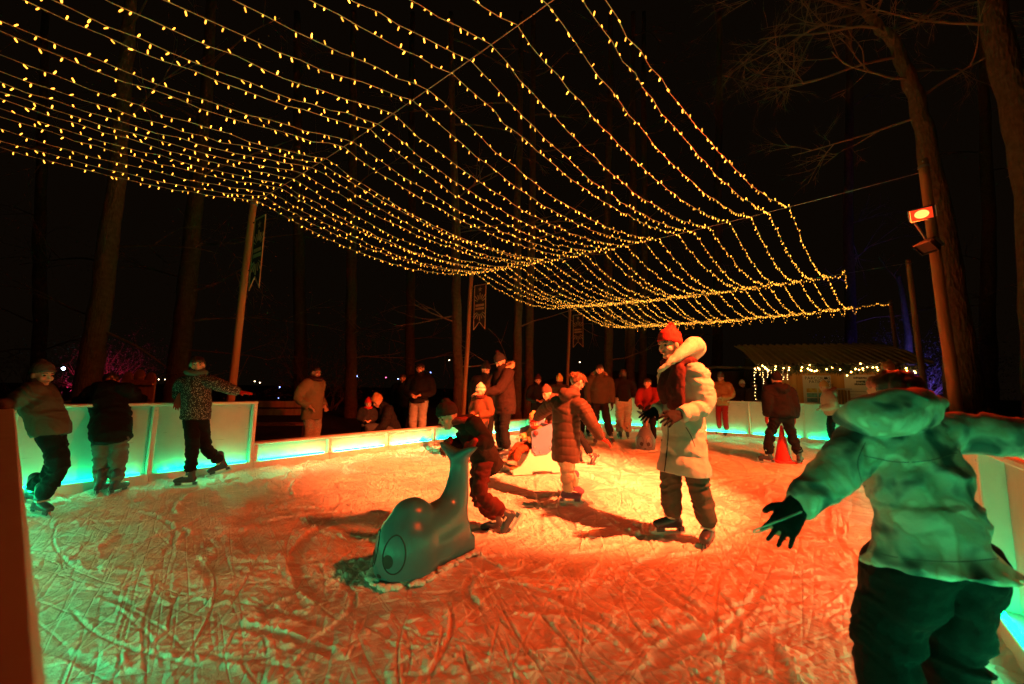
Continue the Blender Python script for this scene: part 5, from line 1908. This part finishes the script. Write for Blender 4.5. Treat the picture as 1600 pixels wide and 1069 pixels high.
side_prof = [(.42, .02), (.42, .09), (.30, .14), (.22, .24), (.16, .36), (-.10, .44), (-.20, .40), (-.22, .26), (-.30, .12), (-.40, .06), (-.42, .02), (-.2, .02), (-.19, .055), (.12, .055), (.13, .02)]
blue_prof = [(.155, .62), (-.26, .76), (-.27, .40), (-.10, .30), (.08, .29), (.14, .34)]
for y in (-.19, .19):
    plate('side_panel', side_prof, y, .024, M_WPL, sled)
    plate('upper_panel', blue_prof, y * 1.14, .022, M_BPL, sled)
    for x, z in ((.10, .33), (.02, .33), (.11, .40), (-.14, .38)):
        obj('bolt', ellipsoid(SQ(x, (-.233 if y < 0 else .233), z), (.012, .012, .012), None, 8, 5), M_STEEL, sled, True)
    obj('grip_knob', ellipsoid(SQ(.10, (-.255 if y < 0 else .255), .60), (.036, .03, .036), sax, 12, 8), mat('dark red knob', (0.2, 0.02, 0.02), .4), sled, True)
obj('seat', bbox(SQ(.02, 0, .28), (.30, .35, .03), sax), M_WPL, sled)
obj('back_board', bbox(SQ(-.20, 0, .50), (.025, .36, .42), sax), M_BPL, sled)
obj('foot_rest', bbox(SQ(.36, 0, .10), (.14, .35, .03), sax), mat('orange footrest', (0.45, 0.16, 0.05), .5), sled)
cb = SQ(.0, 0, 0)
jj = {}
for n_, (x, y, z) in dict(pel=(-.04, 0, .36), che=(-.06, 0, .53), nek=(-.03, 0, .64), hed=(.02, 0, .76), shL=(-.05, -.12, .61), elL=(.08, -.17, .52), wrL=(.18, -.13, .50), shR=(-.05, .12, .61), elR=(.08, .17, .52), wrR=(.18, .13, .50),
                          hiL=(0, -.07, .35), knL=(.24, -.09, .37), anL=(.36, -.09, .20), hiR=(0, .07, .35), knR=(.24, .09, .37), anR=(.36, .09, .20)).items():
    jj[n_] = SQ(x, -y if n_[-1] in 'LR' else y, z)
# left of the facing direction is -ss rotated; swap so that L/R match the facing
for a_ in ('sh', 'el', 'wr', 'hi', 'kn', 'an'):
    if np.cross(Z, sf) @ (jj[a_ + 'L'] - jj[a_ + 'R']) < 0:
        jj[a_ + 'L'], jj[a_ + 'R'] = jj[a_ + 'R'], jj[a_ + 'L']
person('toddler in sand-coloured jacket sitting in the seat sled', jj, .92, nrm(sf + A(0, -.15, -.25)), dict(mat=C_SAND, hem=.03, w=1.4, hemw=.13, fold=.008), (cloth('rust trousers', (0.26, 0.07, 0.03), .25), 1.35, .010), hat=(C_ORANGE, 'smooth'), scarf=(C_RED,), vox=.013, seed=31,
       foot='shoe', toes={'L': sf + A(0, 0, .25), 'R': sf + A(0, 0, .25)}, bootmat=cloth('pale shoe', (0.4, 0.33, 0.28)), foot_sc=.62, ground=(sd0[0], sd0[1], .3))

# ------------------------------------------------------------------ traffic cone under the dark skater
cp = G(1224, 722)
cone = empty('traffic_cone', cp, 'tall red cone standing between the legs of the dark skater', 'cone')
M_CONE = mat('red cone plastic', (0.62, 0.03, 0.02), .4)
obj('cone_body', loft([(cp + Z * .03, .155), (cp + Z * .05, .145), (cp + Z * .34, .075), (cp + Z * .62, .022), (cp + Z * .64, .018)], None, 24, 2, False, False), M_CONE, cone, True)
obj('cone_base', bbox(cp + Z * .018, (.40, .40, .036), None, .01), M_CONE, cone)

finalize()
for fn in AFTER:
    fn()
